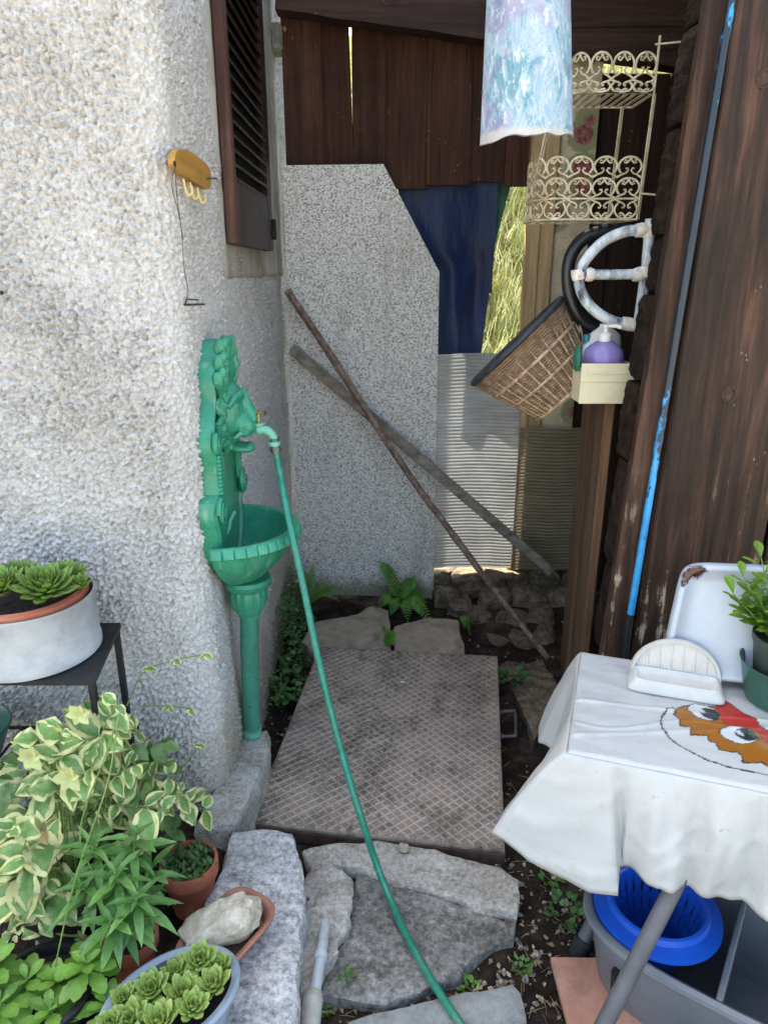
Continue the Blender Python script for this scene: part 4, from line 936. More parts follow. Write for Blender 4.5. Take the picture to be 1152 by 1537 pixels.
# ============================================================ leaves
def leaf_mesh(name, L, W_, prof, mats, nl=8, nw=4, fold=.25, curl=.25, tooth=0, edge_noise=0, sd=0, th=0):
    """leaf along +Y, upper side +Z; attribute 'rim' runs from 0 at the midrib to 1 at the margin"""
    m = MB(); rim = []; vs = []
    for j in range(nl + 1):
        t = j / nl; w_ = prof(t) * W_ / 2 * (1 + (tooth if j % 2 else -tooth) * (1 if t > .45 else 0))
        for i in range(-nw, nw + 1):
            s_ = i / nw; x = s_ * w_; y = L * t; z = abs(s_) * w_ * fold + L * curl * (.25 * t - t * t * .6) + W_ * edge_noise * abs(s_) * noise.noise(V((t * 4, s_ * 2, sd)))
            vs.append(V((x, y, z))); rim.append(abs(s_) + .12 * noise.noise(V((t * 6, s_ * 4, sd + 3))) + (.25 * (t - .75) / .25 if t > .75 else 0))
    w2 = 2 * nw + 1; m.add(vs, [(j * w2 + i, j * w2 + i + 1, (j + 1) * w2 + i + 1, (j + 1) * w2 + i) for j in range(nl) for i in range(2 * nw)])
    if th:
        N_ = len(vs); m.add([V((p.x * .93, p.y * .97, p.z - th * (1 - .5 * abs(p.y / L)))) for p in vs], [(j * w2 + i, (j + 1) * w2 + i, (j + 1) * w2 + i + 1, j * w2 + i + 1) for j in range(nl) for i in range(2 * nw)])
        b_ = list(range(0, w2 * (nl + 1), w2)) ; e_ = [k + w2 - 1 for k in b_]
        o_ = -N_ * 2
        for q in (b_, e_):
            for a, c in zip(q, q[1:]): m.f.append((a, c, c + N_, a + N_)); m.m.append(0)
        rim += rim
    me = m.mesh(name, recalc=bool(th), angle=180); _mats(me, mats)
    a = me.attributes.new('rim', 'FLOAT', 'POINT'); a.data.foreach_set('value', rim); return me
ovate = lambda t: max(.02, (math.sin(math.pi * min(1, t) ** .75)) ** .8) if 0 < t < 1 else .02
lance = lambda t: max(.02, math.sin(math.pi * t ** .8) ** .9) if 0 < t < 1 else .03
obov = lambda t: max(.02, math.sin(math.pi * t ** 1.7) ** .7 * .95 + .08 * (1 - t)) if 0 < t < 1 else .05
spoon = lambda t: max(.03, (.38 + .62 * math.sin(math.pi * min(1, t * 1.02) ** 1.35)) * (1 if t < .8 else ((1 - t) / .2) ** .55)) if t < 1 else .02
def m_leaf(name, stops, rough=.42, trans=.25, rim=None, tip=None, vary=.25, sc=40):
    b = NB(name); a = b.attr('rim')[2]; n_ = b.noise(sc, 4, .6)
    c = b.ramp(n_, stops); ri = b.rand()
    if rim:
        th_ = b.math('ADD', a, b.math('MULTIPLY', b.math('SUBTRACT', b.noise(55, 3), .5), .7)); c = b.mix(b.mask(th_, rim[1] - .06, rim[1] + .06), c, rim[0])
    if tip: c = b.mix(b.math('MULTIPLY', b.mask(a, tip[1], 1.2), tip[2]), c, tip[0])
    c = b.mix(1.0, c, b.ramp(ri, [(0, (1 - vary, 1 - vary, 1 - vary, 1)), (1, (1 + vary * .5, 1 + vary * .4, 1, 1))]), 'MULTIPLY')
    return b.done(c, rough, b.noise(sc * 3, 3), .15, .002, spec=.4, trans=trans)
def aim(d, up=(0, 0, 1), roll=0):
    d = V(d).normalized(); u = V(up); x = d.cross(u)
    x = x.normalized() if x.length > 1e-4 else V((1, 0, 0)); z = x.cross(d)
    return Matrix((x, d, z)).transposed().to_quaternion() @ Quaternion((0, 1, 0), roll)
stem_green = pmat('green_stem', [(.3, '#4d6a2c'), (.7, '#7f9650')], 30, .6)

# potted shrub on the table
pc = at(1166, 1050, z=zT)
pot = thing('green_planter', 'shiny dark green plastic planter on the printed tablecloth', 'planter', (pc.x, pc.y, zT))
gp = pmat('green_plastic', [(.3, '#1f4d40'), (.7, '#2c6353')], 6, .35, .1, 80, .002, dirt=('#5d7a6c', 8, .5))
m = MB(); m.lathe([(.0, 0), (.062, 0), (.066, .006), (.083, .085), (.086, .090), (.083, .090), (.078, .084), (.062, .01), (0, .008)], (pc.x, pc.y, zT), 48); part(pot, 'outer_bowl', m, gp, angle=50)
m = MB(); m.lathe([(.05, .010), (.066, .135), (.070, .137), (.070, .15), (.066, .15), (.062, .138), (0, .136)], (pc.x, pc.y, zT), 40); part(pot, 'inner_pot', m, pmat('dark_pot', [(.3, '#2a302e'), (.7, '#3c4441')], 10, .5, .15, 80), angle=50)
shrub = thing('leafy_shrub', 'light green leafy shrub growing in the green planter', 'plant', (pc.x, pc.y, zT + .14))
mt = m_leaf('fresh_leaf', [(.3, '#5e8a2a'), (.7, '#8fb441')], .4, .35, vary=.35); LM = [leaf_mesh('leaf', .050, .021, obov, mt, 7, 3, .2, .3, sd=k) for k in range(3)]
rr = random.Random(9); SM = MB()
for k in range(26):
    a = rr.uniform(1.9, 5.2) if k % 3 else rr.uniform(0, 6.28); R_ = rr.uniform(.02, .12); hgt = rr.uniform(.02, .17)
    tip_ = V((pc.x + math.cos(a) * R_, pc.y + math.sin(a) * R_, zT + .14 + hgt)); base_ = V((pc.x + math.cos(a) * R_ * .3, pc.y + math.sin(a) * R_ * .3, zT + .138))
    SM.tube([base_, base_.lerp(tip_, .5) + V((0, 0, .005)), tip_], [.0022, .0018, .0012], 5)
    for j in range(11):
        t = .35 + .65 * j / 10; p = base_.lerp(tip_, t); b_ = j * 2.4 + a; el_ = .2 + .8 * (t - .35)
        inst(shrub, 'leaf', rr.choice(LM), p, aim((math.cos(b_), math.sin(b_), el_)), rr.uniform(.75, 1.15))
part(shrub, 'stems', SM, stem_green)

# ============================================================ mop bucket and tile under the table
BK = .23 / .30; rc = at(985, 1362, z=.23); BA = V((.82, -.57, 0)).normalized(); BB = V((-BA.y, BA.x, 0)); bc = V((rc.x, rc.y, 0)) + BA * .135
bucket = thing('mop_bucket', 'grey two-part mop bucket with a blue wringer under the table', 'bucket', (bc.x, bc.y, 0))
def st(i, n_, L_, W2, z, k=.62):
    a = 2 * math.pi * i / n_; c, s_ = math.cos(a), math.sin(a); return bc + BA * (L_ * math.copysign(abs(c) ** k, c)) + BB * (W2 * math.copysign(abs(s_) ** (k + .15), s_)) + V((0, 0, z * BK))
m = MB(); N_ = 64; prof = [(.225, .125, .02), (.235, .132, .035), (.268, .150, .27), (.278, .160, .275), (.284, .166, .285), (.282, .164, .297), (.272, .154, .302), (.264, .146, .296), (.258, .140, .27), (.225, .118, .04), (.1, .06, .035)]
vs = [st(i, N_, *p[:2], p[2]) for p in prof for i in range(N_)]; m.add(vs, [(j * N_ + i, j * N_ + (i + 1) % N_, (j + 1) * N_ + (i + 1) % N_, (j + 1) * N_ + i) for j in range(len(prof) - 1) for i in range(N_)] + [tuple(range(N_)), tuple(range((len(prof) - 1) * N_, len(prof) * N_))])
gpl = pmat('grey_bucket_plastic', [(.3, '#62666b'), (.7, '#7d8186')], 5, .42, .1, 150, .002, dirt=('#82807c', 9, .45))
part(bucket, 'body', m, gpl, angle=50)
m = MB(); Md = Matrix((BA, BB, V((0, 0, 1)))).transposed().to_4x4(); Md.translation = bc + BA * .02 + V((0, 0, .165 * BK)); m.obox(Md, (.012, .286, .262 * BK), .004); part(bucket, 'divider', m, gpl)
for a, w_ in ((-1.25, .012), (-2.1, .012)):
    p = bc + BA * (.255 * math.copysign(abs(math.cos(a)) ** .62, math.cos(a))) + BB * (.152 * math.copysign(abs(math.sin(a)) ** .77, math.sin(a))); n_ = (BA * math.cos(a) + BB * math.sin(a)).normalized()
    m = MB(); m.tube([p + V((0, 0, .09)) + n_ * -.003, p + V((0, 0, .12)), p + V((0, 0, .155)) + n_ * .003], .014, 10); part(bucket, 'grip_slot', m, pmat('slot_black', [(0, '#101113'), (1, '#1b1c1f')], 10, .6))
blue = pmat('blue_plastic', [(.3, '#0f47a8'), (.7, '#1c5cc4')], 7, .3, .08, 60, .002)
wo = V((rc.x, rc.y, .236)); m = MB()
m.lathe([(.093, .012), (.098, .018), (.104, .016), (.108, .004), (.122, .000), (.132, -.002), (.134, -.012), (.130, -.012), (.12, -.010), (.105, -.012), (.096, -.03), (.090, -.03), (.093, .012)], wo, 56)
wr = part(bucket, 'wringer', m, blue, angle=50)
m = MB()
for i in range(26):
    a = 2 * math.pi * i / 26; w_ = .0075; d0 = V((math.cos(a), math.sin(a), 0)); s0 = V((-math.sin(a), math.cos(a), 0))
    A = wo + d0 * .094 + V((0, 0, -.0)); B = wo + d0 * .060 + V((0, 0, -.13))
    m.bar(A, B, .0155, .003, up=d0, bev=.001)
for r_, z in ((.080, -.052), (.070, -.092), (.058, -.13)): m.lathe([(r_ - .004, z - .006), (r_ + .002, z - .006), (r_ + .003, z + .006), (r_ - .003, z + .006), (r_ - .004, z - .006)], wo, 40)
m.lathe([(0, -.132), (.058, -.132), (.058, -.128), (0, -.128)], wo, 30)
part(wr, 'slotted_cone', m, blue, kind='stuff')
pts = [at(px, py, z=.045) for px, py in ((826, 1437), (905, 1438), (1000, 1438), (1000, 1600), (868, 1600))]
m = MB(); m.prism(pts, (0, 0, -.014)); solo('terracotta_tile', 'pinkish terracotta floor tile lying beside the mop bucket', 'tile', m, pmat('pink_tile', [(.3, '#a4705a'), (.6, '#bb8a74'), (.8, '#c79c88')], 7, .8, .3, 90, .003, dirt=('#6f4d3e', 10, .5)), angle=30)

# ============================================================ blue pole against the boards
pole = thing('blue_pole', 'thin blue painted pole with a black tip leaning on the shed boards', 'pole', tuple(at(945, 925, y=YF - .02)))
A, B = at(1107, -60, y=YF - .005), at(951, 890, y=YF - .022); d = (B - A).normalized()
m = MB(); m.tube([A - d * .5, A.lerp(B, .5), at(946, 922, y=YF - .022)], .0086, 14)
def m_pole():
    b = NB('chipped_blue_paint'); c = b.ramp(b.noise(30, 4), [(.3, '#1f7fb4'), (.7, '#2f97cf')]); z = b.sep()[2]
    w_ = b.math('ADD', b.noise(38, 5, .75, b.map((1, 1, .35))), b.math('MULTIPLY', b.mask(z, .2, .7), .24)); c = b.mix(b.mask(w_, .58, .64), c, '#122230')
    return b.done(c, .35, b.noise(120, 3), .2, .002)
part(pole, 'shaft', m, m_pole())
m = MB(); m.tube([at(946, 921, y=YF - .022), at(938, 985, y=YF - .023), at(925, 1090, y=YF - .024)], .0085, 12); part(pole, 'tip', m, pmat('black_plastic', [(0, '#111214'), (1, '#1d1e20')], 20, .5))

# ============================================================ painted roof tile hanging at the eave
ytl = 1.62; tl = [at(731, 0, y=ytl), at(856, 0, y=ytl), at(860, 206, y=ytl), at(721, 217, y=ytl)]
def tile_f(off):
    def f(u, v):
        l = tl[3].lerp(tl[0], v * 2.3); r_ = tl[2].lerp(tl[1], v * 2.3); c = (l + r_) / 2; hw = (r_ - l) / 2; a = lerp(-1, 1, u); R_ = 1 - off * 1.2
        ang = a * R(64); p = c + hw * (math.sin(ang) / math.sin(R(64))) + V((0, -(math.cos(ang) - math.cos(R(64))) * .15 + off, 0))
        e = .0025 * noise.noise(V((u * 9, v * 2, 1))) + (.006 * noise.noise(V((u * 5, 0, 4))) if v < .02 else 0)
        return p + V((0, -e, e))
    return f
m = MB(); nu, nv = 28, 40; f0, f1 = tile_f(0), tile_f(.014); N_ = (nu + 1) * (nv + 1)
m.grid(f0, nu, nv); m.grid(f1, nu, nv); W_ = nu + 1
for i in range(nu): m.f.append((i, i + 1, N_ + i + 1, N_ + i)); m.m.append(0); m.f.append((nv * W_ + i, nv * W_ + i + 1, N_ + nv * W_ + i + 1, N_ + nv * W_ + i)); m.m.append(0)
for j in range(nv):
    for e in (0, nu): m.f.append((j * W_ + e, (j + 1) * W_ + e, N_ + (j + 1) * W_ + e, N_ + j * W_ + e)); m.m.append(0)
def m_tile():
    b = NB('marbled_paint'); w1 = b.map((1, 1, .6)); n1 = b.noise(16, 6, .75, w1, 1.2); n2 = b.noise(9, 5, .7, b.map((1, 1, .8), loc=(5, 2, 1)), .8); n3 = b.noise(60, 4, .7, b.map((1, 1, .5)))
    c = b.ramp(n1, [(.32, '#40727f'), (.45, '#6d97a5'), (.52, '#a3b2ba'), (.6, '#7e9bb0'), (.72, '#b5b6c0')])
    c = b.mix(b.math('MULTIPLY', b.mask(n2, .48, .6), .8), c, b.ramp(n1, [(.35, '#6f6c94'), (.6, '#9790a8')])); c = b.mix(b.math('MULTIPLY', b.mask(n3, .54, .64), .75), c, '#c3c7cc')
    z = b.sep()[2]; c = b.mix(b.math('MULTIPLY', b.mask(b.math('ADD', z, b.math('MULTIPLY', n3, .02)), .028, .016), .8), c, '#b9b3aa')
    return b.done(c, .5, n3, .35, .004)
rt = thing('painted_roof_tile', 'curved roof tile painted in marbled blue and lilac hanging at the eave', 'roof tile', tuple((tl[2] + tl[3]) / 2)); part(rt, 'tile', m, m_tile(), angle=60)
tc_ = (tile_f(.007)(.5, .96)); m = MB(); m.tube(spline([tc_, tc_ + V((0, .03, .05)), V((tc_.x, 1.76, 2.7)), V((tc_.x, 1.80, 2.8))], 5), .002, 6); part(rt, 'hanging_wire', m, nailm)

# ============================================================ things hanging in the shed opening
cream = pmat('cream_enamel_wire', [(.3, '#8f8263'), (.55, '#b8ae92'), (.8, '#cbc3aa')], 30, .45, .15, 100, .001, dirt=('#6e5a3a', 25, .6))
YS = 1.93
def plan(pxl, pxr, py, bend=.06):
    """front run of a tier from right to left with a rounded left end running back"""
    a, b_ = at(pxr, py, y=YS), at(pxl, py, y=YS); pts = [a]
    for k in range(1, 9): pts.append(a.lerp(V((b_.x + bend, b_.y, b_.z)), k / 8))
    for k in range(1, 9): t = k / 8 * math.pi / 2; pts.append(V((b_.x + bend - bend * math.sin(t), YS + bend * (1 - math.cos(t)) * 1.6, b_.z)))
    for k in range(1, 3): pts.append(V((b_.x, YS + bend * 1.6 + .02 * k, b_.z)))
    return pts
def along(pts, s_):
    for p, q_ in zip(pts, pts[1:]):
        l = (q_ - p).length
        if s_ <= l: return p.lerp(q_, s_ / l)
        s_ -= l
    return pts[-1]
def plen(pts): return sum((q_ - p).length for p, q_ in zip(pts, pts[1:]))
def scroll_cell(m, f, r):
    """one omega scroll with two inner curls, f maps the unit square"""
    pts = [f(.5 + .47 * math.cos(a), .52 + .45 * math.sin(a)) for a in np.linspace(R(-52), R(232), 20)]
    m.tube([f(1.02, .0)] + pts + [f(-.02, .0)], r, 5)
    for s_ in (-1, 1):
        m.tube([f(.5 + s_ * x, y) for x, y in ((.0, .97), (.05, .80), (.16, .68), (.26, .72), (.24, .82), (.16, .80))], r * .85, 5)
        m.tube([f(.5 + s_ * x, y) for x, y in ((.29, .15), (.14, .22), (.06, .34), (.10, .44), (.18, .42))], r * .85, 5)
def gallery(parent, pts, heights, flips, n):
    Lp = plen(pts); m = MB(); z = 0
    for h_, fl in zip(heights, flips):
        for k in range(n):
            def f(u, v, k=k, z=z, h_=h_, fl=fl):
                p = along(pts, max(0, min(Lp, (k + u) / n * Lp))); return p + V((0, 0, z + (v if not fl else 1 - v) * h_))
            scroll_cell(m, f, .0028)
        z += h_
    part(parent, 'scroll_gallery', m, cream, kind='stuff')
    for zz_ in (0, z * .0 + heights[0] * (1 if len(heights) > 2 else 0)):
        m = MB(); m.tube([p + V((0, 0, zz_)) for p in pts], .0026, 6); part(parent, 'rail', m, cream)
ws = thing('wire_shelf', 'two-tier cream wire shelf with scrollwork galleries in the shed opening', 'wire shelf', tuple(at(880, 330, y=YS)))
lowp = plan(803, 955, 329); topp = plan(846, 981, 139, .055)
gallery(ws, lowp, [.048, .048, .048], [True, False, False], 6)
gallery(ws, topp, [.028, .058], [True, False], 6)
for pts, nm in ((lowp, 'shelf_base'), (topp, 'shelf_base')):
    m = MB(); back_ = [V((pts[0].x, YS + .16, pts[0].z)), V((pts[-1].x, YS + .16, pts[0].z))]
    for k in range(11):
        x = lerp(pts[-1].x + .01, pts[0].x, k / 10); m.bar((x, YS + .006 + (.03 if k == 0 else 0), pts[0].z), (x, YS + .16, pts[0].z), .010, .002)
    m.tube([pts[0], back_[0], back_[1], pts[-1]], .0025, 6); part(ws, nm, m, cream, kind='stuff')
for (pa, pb) in ((topp[0], lowp[0]), (topp[0] + V((-.03, .15, 0)), lowp[0] + V((-.03, .15, 0))), (topp[-1], lowp[-1])):
    m = MB(); m.tube([pa, pb], .0026, 6); m.tube([pa + V((.008, .01, 0)), pb + V((.008, .01, 0))], .002, 6); part(ws, 'upright', m, cream, kind='stuff')
m = MB(); a = topp[0] + V((0, 0, .088)); m.tube([topp[0], a, a + V((.0, 0, .03))], .003, 6); m.tube([a + V((-.01, 0, .012)), V((.74, YF + .24, a.z + .014))], .0022, 6); part(ws, 'hanger', m, cream, kind='stuff')
m = MB(); m.tube([lowp[0] + V((0, 0, .06)), V((.74, YF + .25, lowp[0].z + .05))], .0025, 6); part(ws, 'bracket', m, cream)

# D-shaped hoop of taped pipe
YD = 1.90
hoop = thing('pipe_hoop', 'D-shaped hoop of white painted pipe with taped joints on the shed opening', 'pipe frame', tuple(at(955, 495, y=YD)))
def m_ppipe():
    b = NB('white_painted_pipe'); n_ = b.noise(26, 5, .72, b.map((1, 1, .4))); return b.done(b.ramp(n_, [(.36, '#2d3136'), (.45, '#8d959a'), (.55, '#b9bfc2'), (.7, '#d5d8d8')]), .4, n_, .2, .003)
pp = m_ppipe(); tape = pmat('stained_tape', [(.3, '#b9aa9c'), (.6, '#d8d2c8'), (.8, '#8a6f5e')], 40, .6, .4, 120, .002)
hD = lambda px, py, dy=0: at(px, py, y=YD + dy)
m = MB(); m.tube([hD(976, 328), hD(970, 400), hD(960, 470), hD(955, 496)], .0135, 14); part(hoop, 'upright', m, pp)
arc = spline([hD(972, 346), hD(940, 347), hD(906, 362), hD(880, 388), hD(869, 412), hD(872, 438), hD(890, 464), hD(920, 482), hD(955, 488)], 6)
m = MB(); m.tube(arc, .0135, 14); part(hoop, 'arc', m, pp)
m = MB(); m.tube([hD(868, 412), hD(915, 412), hD(966, 411)], .0125, 14); part(hoop, 'crossbar', m, pp)
for pa, pb in (((953, 346), (970, 345)), ((974, 338), (972, 356)), ((866, 404), (868, 420)), ((878, 412), (890, 412)), ((950, 412), (964, 411)), ((932, 485), (954, 489)), ((968, 400), (966, 416))):
    m = MB(); m.tube([hD(*pa), hD((pa[0] + pb[0]) / 2, (pa[1] + pb[1]) / 2), hD(*pb)], [.0155, .0175, .0155], 12); displace(m, .0025, 60, pa[0]); part(hoop, 'tape_wrap', m, tape)
m = MB(); m.tube([hD(975, 352), hD(1002, 352, .02)], .004, 8); part(hoop, 'bolt', m, nailm)
bh = [hD(962, 352, .10), hD(925, 345, .10), hD(880, 355, .10), hD(856, 385, .10), hD(852, 425, .10), hD(862, 465, .10), hD(885, 490, .11), hD(930, 498, .12)]
m = MB(); m.tube(spline(bh, 6), .0175, 12); m.tube(spline([p + V((.012, .03, .006)) for p in bh], 6), .014, 10)
solo('black_hose_coil', 'thick black hose coil hanging behind the white pipe hoop', 'hose', m, pmat('black_rubber_hose', [(.3, '#0f1012'), (.7, '#1d1f22')], 20, .35))

# wicker basket
rcb = at(774, 513, y=2.06); ax = V((.70, -.16, -.70)).normalized(); RB = .165; LB = .205; RS = .098
b1, b2 = frame(ax, (0, 1, 0)); bk = thing('wicker_basket', 'brown wicker basket with a dark rim tilted beside the shed opening', 'basket', tuple(rcb + ax * LB))
def BP(a, t, k=1.0): r_ = lerp(RB, RS, t ** 1.15) * k; return rcb + ax * (LB * t) + (b1 * math.cos(a) + b2 * math.sin(a)) * r_
wick = pmat('wicker', [(.3, '#6f5743'), (.5, '#9f8369'), (.7, '#c4aa8e')], 60, .65, .3, 200, .001)
wick2 = pmat('wicker_dark', [(.3, '#5a4535'), (.6, '#917559')], 60, .65, .3, 200, .001)
m = MB(); NSK = 44
for i in range(NSK):
    a = 2 * math.pi * i / NSK; m.tube([BP(a, t) for t in np.linspace(-.02, 1, 7)], .0034, 5)
part(bk, 'stakes', m, wick, kind='stuff')
m = MB()
for k in range(27):
    t = (k + .5) / 27
    if k in (7, 8, 15): 
        pass
    m.tube([BP(2 * math.pi * i / (NSK * 2), t, 1 + .025 * (1 if (i + k) % 2 else -1) * (0 if i % 2 else 1) * (1 if (i // 2 + k) % 2 else -1)) for i in range(NSK * 2)], .0027, 4, closed=True)
part(bk, 'weave', m, wick2, kind='stuff')
m = MB(); m.tube([BP(2 * math.pi * i / 48, 0) for i in range(48)], .0085, 10, closed=True); displace(m, .002, 40, 3); part(bk, 'rim', m, pmat('dark_rim_binding', [(.3, '#1a1b20'), (.7, '#34353c')], 30, .6, .4, 200))
m = MB()
for t, r_ in ((.34, .0045), (.62, .0045), (.98, .006)): m.tube([BP(2 * math.pi * i / 48, t, 1.03) for i in range(48)], r_, 6, closed=True)
part(bk, 'wale', m, wick, kind='stuff')
m = MB(); cc = rcb + ax * LB
for i in range(12): m.tube([cc + (b1 * math.cos(i * math.pi / 12) + b2 * math.sin(i * math.pi / 12)) * RS, cc - (b1 * math.cos(i * math.pi / 12) + b2 * math.sin(i * math.pi / 12)) * RS], .0034, 5)
for k in range(1, 9): m.tube([cc + (b1 * math.cos(a) + b2 * math.sin(a)) * RS * k / 9 for a in np.linspace(0, 6.28, 40)[:-1]], .004, 5, closed=True)
part(bk, 'base', m, wick2, kind='stuff')
m = MB(); q0 = BP(-.6, .02); m.tube(spline([at(838, 452, y=2.04), at(850, 470, y=2.02), at(864, 480, y=2.0), at(885, 492, y=2.01)], 5), .003, 6); m.tube(spline([at(842, 458, y=2.04), at(862, 500, y=2.0), at(866, 560, y=1.97), at(878, 600, y=1.94)], 6), .0028, 6); m.tube(spline([at(848, 455, y=2.03), at(872, 495, y=1.99), at(872, 545, y=1.96)], 6), .0022, 6)
solo('tie_cord', 'beige cord tying the wicker basket to the black hose coil', 'cord', m, pmat('beige_cord', [(.3, '#7d705c'), (.7, '#a5977f')], 60, .8))

# soap box with bottles
YX = 1.84
bl_, br_ = at(868, 606, y=YX), at(946, 606, y=YX); bt_ = at(870, 546, y=YX); wx = br_.x - bl_.x; hx = bt_.z - bl_.z
ivory = pmat('ivory_plastic', [(.3, '#c1b797'), (.7, '#d2caad')], 8, .4, .08, 60, .002, dirt=('#a8966c', 9, .4))
sb_ = thing('soap_holder', 'ivory plastic box screwed to the shed opening holding soap bottles', 'soap holder', (bl_.x + wx / 2, YX + .05, bl_.z))
m = MB(); x0, z0, dp = bl_.x, bl_.z, .17; w4 = .005
m.box((x0, YX, z0), (x0 + wx, YX + w4, z0 + hx), .0022); m.box((x0, YX + dp, z0), (x0 + wx, YX + dp + w4, z0 + hx), .002); m.box((x0 + .001, YX + .003, z0 + .001), (x0 + w4, YX + dp, z0 + hx - .001), .002); m.box((x0 + wx - w4, YX + .003, z0 + .001), (x0 + wx - .001, YX + dp, z0 + hx - .001), .002); m.box((x0 + .002, YX + .003, z0 + .002), (x0 + wx - .002, YX + dp, z0 + .007), .002)
bx_ = part(sb_, 'box', m, ivory)
m = MB(); m.box((x0 - .001, YX - .003, z0 + hx * .55), (x0 + wx + .001, YX + .002, z0 + hx + .001), .002); part(bx_, 'front_lip', m, ivory)
m = MB(); m.box((x0 + .012, YX - .0055, z0 + hx * .74), (x0 + wx - .02, YX - .002, z0 + hx * .79), .001); part(bx_, 'moulded_bar', m, ivory)
m = MB(); m.box((x0 + wx - .002, YX + .02, z0 + .006), (x0 + wx + .012, YX + .06, z0 + hx - .012), .002); m.box((x0 + wx + .01, YX + .055, z0 + .02), (.77, YX + .07, z0 + .06), .002); part(sb_, 'bracket', m, ivory)
def bottle(name, label, px, pxw, py0, py1, dy, mat, cap, capm, shape):
    c = at(px, py1, y=YX + dy); ztop = at(px, py0, y=YX + dy).z; zb_ = z0 + .008; r_ = abs(at(px + pxw / 2, py1, y=YX + dy).x - c.x); hh = ztop - zb_
    t = thing(name, label, 'bottle', (c.x, YX + dy, zb_)); m = MB(); m.lathe([(0, 0)] + [(r_ * a, hh * b_) for a, b_ in shape] + [(0, hh)], (c.x, YX + dy, zb_), 32); part(t, 'body', m, mat, angle=60); return t, V((c.x, YX + dy, ztop)), r_
def m_gel(c1, c2): b = NB('gel'); return b.done(b.ramp(b.noise(14, 3), [(.3, c1), (.7, c2)]), .15, spec=.6, trans=.25)
whp = pmat('white_plastic', [(.3, '#c9c9c4'), (.7, '#dddcd6')], 9, .4, .05)
t, p, r_ = bottle('pump_bottle', 'purple liquid soap bottle with a white pump in the ivory box', 904, 60, 512, 545, .062, m_gel('#8672b4', '#a695cb'), 1, whp, [(.85, .0), (.97, .03), (1, .55), (1.0, .72), (.9, .86), (.6, .95), (.42, 1.0)])
m = MB(); m.lathe([(.0125, -.004), (.0165, 0), (.0165, .018), (.013, .022), (.006, .024), (.006, .034), (.009, .035), (.009, .042), (0, .043)], p, 24); m.tube([p + V((0, 0, .039)), p + V((.02, -.012, .040)), p + V((.034, -.02, .036))], .005, 8); part(t, 'pump', m, whp)
bottle('white_bottle', 'round shouldered white plastic bottle behind the purple soap', 903, 50, 486, 545, .13, whp, 0, whp, [(.9, 0), (1, .04), (1, .7), (.9, .85), (.5, .93), (.35, .96), (.35, 1)])
tb_, _, _ = bottle('tall_bottle', 'narrow pale bottle with a teal cap beside the purple soap', 880, 18, 512, 545, .13, pmat('pale_bottle', [(.3, '#aebfc0'), (.7, '#c5d2d2')], 9, .4), 0, whp, [(.9, 0), (1, .04), (1, .85), (.8, .93), (.7, 1)])
cp = at(880, 512, y=YX + .13); m = MB(); m.lathe([(.010, -.006), (.011, .014), (.009, .018), (0, .019)], cp, 20); part(tb_, 'cap', m, pmat('teal_cap', [(0, '#17606e'), (1, '#1f7282')], 9, .4))
m = MB(); cp = at(866, 538, y=YX + .02); m.ball(cp, (.010, .02, .034), 14, 10); solo('green_brush', 'small dark green brush hanging at the side of the ivory box', 'brush', m, pmat('green_brush', [(.3, '#14513f'), (.7, '#1f6a52')], 9, .5))

# ============================================================ plant stand with the zinc pot
iron = pmat('black_iron_stand', [(.3, '#1d1d1e'), (.7, '#333334')], 20, .55, .2, 120, .002, metal=.4)
zS = .72; sR = at(141, 1022, z=zS); sB = at(181, 935, z=zS); sx1 = max(sR.x, sB.x) - .01; sy0, sy1 = sR.y, min(sB.y, YW - .03); sx0 = sx1 - .42
stand = thing('plant_stand', 'black iron plant stand against the rough house wall', 'plant stand', ((sx0 + sx1) / 2, (sy0 + sy1) / 2, .1))
m = MB(); m.add([V((sx0, sy0, zS - .012)), V((sR.x, sy0, zS - .012)), V((sB.x, sy1, zS - .012)), V((sx0, sy1, zS - .012)), V((sx0, sy0, zS)), V((sR.x, sy0, zS)), V((sB.x, sy1, zS)), V((sx0, sy1, zS))], [(0, 1, 2, 3), (4, 5, 6, 7), (0, 1, 5, 4), (1, 2, 6, 5), (2, 3, 7, 6), (3, 0, 4, 7)]); part(stand, 'top', m, iron, angle=30)
for (a, b_) in ((sR.x - .01, sy0 + .01), (sB.x - .01, sy1 - .01), (sx0 + .01, sy0 + .01), (sx0 + .01, sy1 - .01)):
    m = MB(); m.box((a - .007, b_ - .007, .09), (a + .007, b_ + .007, zS - .011), .001); part(stand, 'leg', m, iron)
m = MB(); zl_ = .42
for k in range(9): x = lerp(sx0 + .01, sx1 - .02, k / 8); m.bar((x, sy0 + .01, zl_), (x, sy1 - .01, zl_), .006, .006)
m.bar((sx0, sy0 + .01, zl_), (sx1 - .01, sy0 + .01, zl_), .008, .008); m.bar((sx0, sy1 - .01, zl_), (sx1 - .01, sy1 - .01, zl_), .008, .008); part(stand, 'lower_shelf', m, iron, kind='stuff')
m = MB(); m.bar((sR.x - .01, sy0 + .01, .2), (sB.x - .01, sy1 - .01, .2), .006, .006); m.bar((sx0 + .01, sy0 + .01, .2), (sR.x - .01, sy0 + .01, .2), .006, .006); part(stand, 'brace', m, iron)
zc_ = at(52, 975, z=zS); zc_.y = (sy0 + sy1) / 2 + .0
zn = thing('zinc_pot', 'round pale grey metal pot standing on the iron plant stand', 'pot', (zc_.x, zc_.y, zS))
RZ = .148
m = MB(); m.lathe([(0, .001), (RZ * .97, .001), (RZ, .004), (RZ, .018), (RZ * .985, .022), (RZ * .985, .132), (RZ * 1.0, .136), (RZ * 1.0, .141), (RZ * .97, .141), (RZ * .965, .13), (RZ * .95, .03), (0, .03)], (zc_.x, zc_.y, zS), 64)
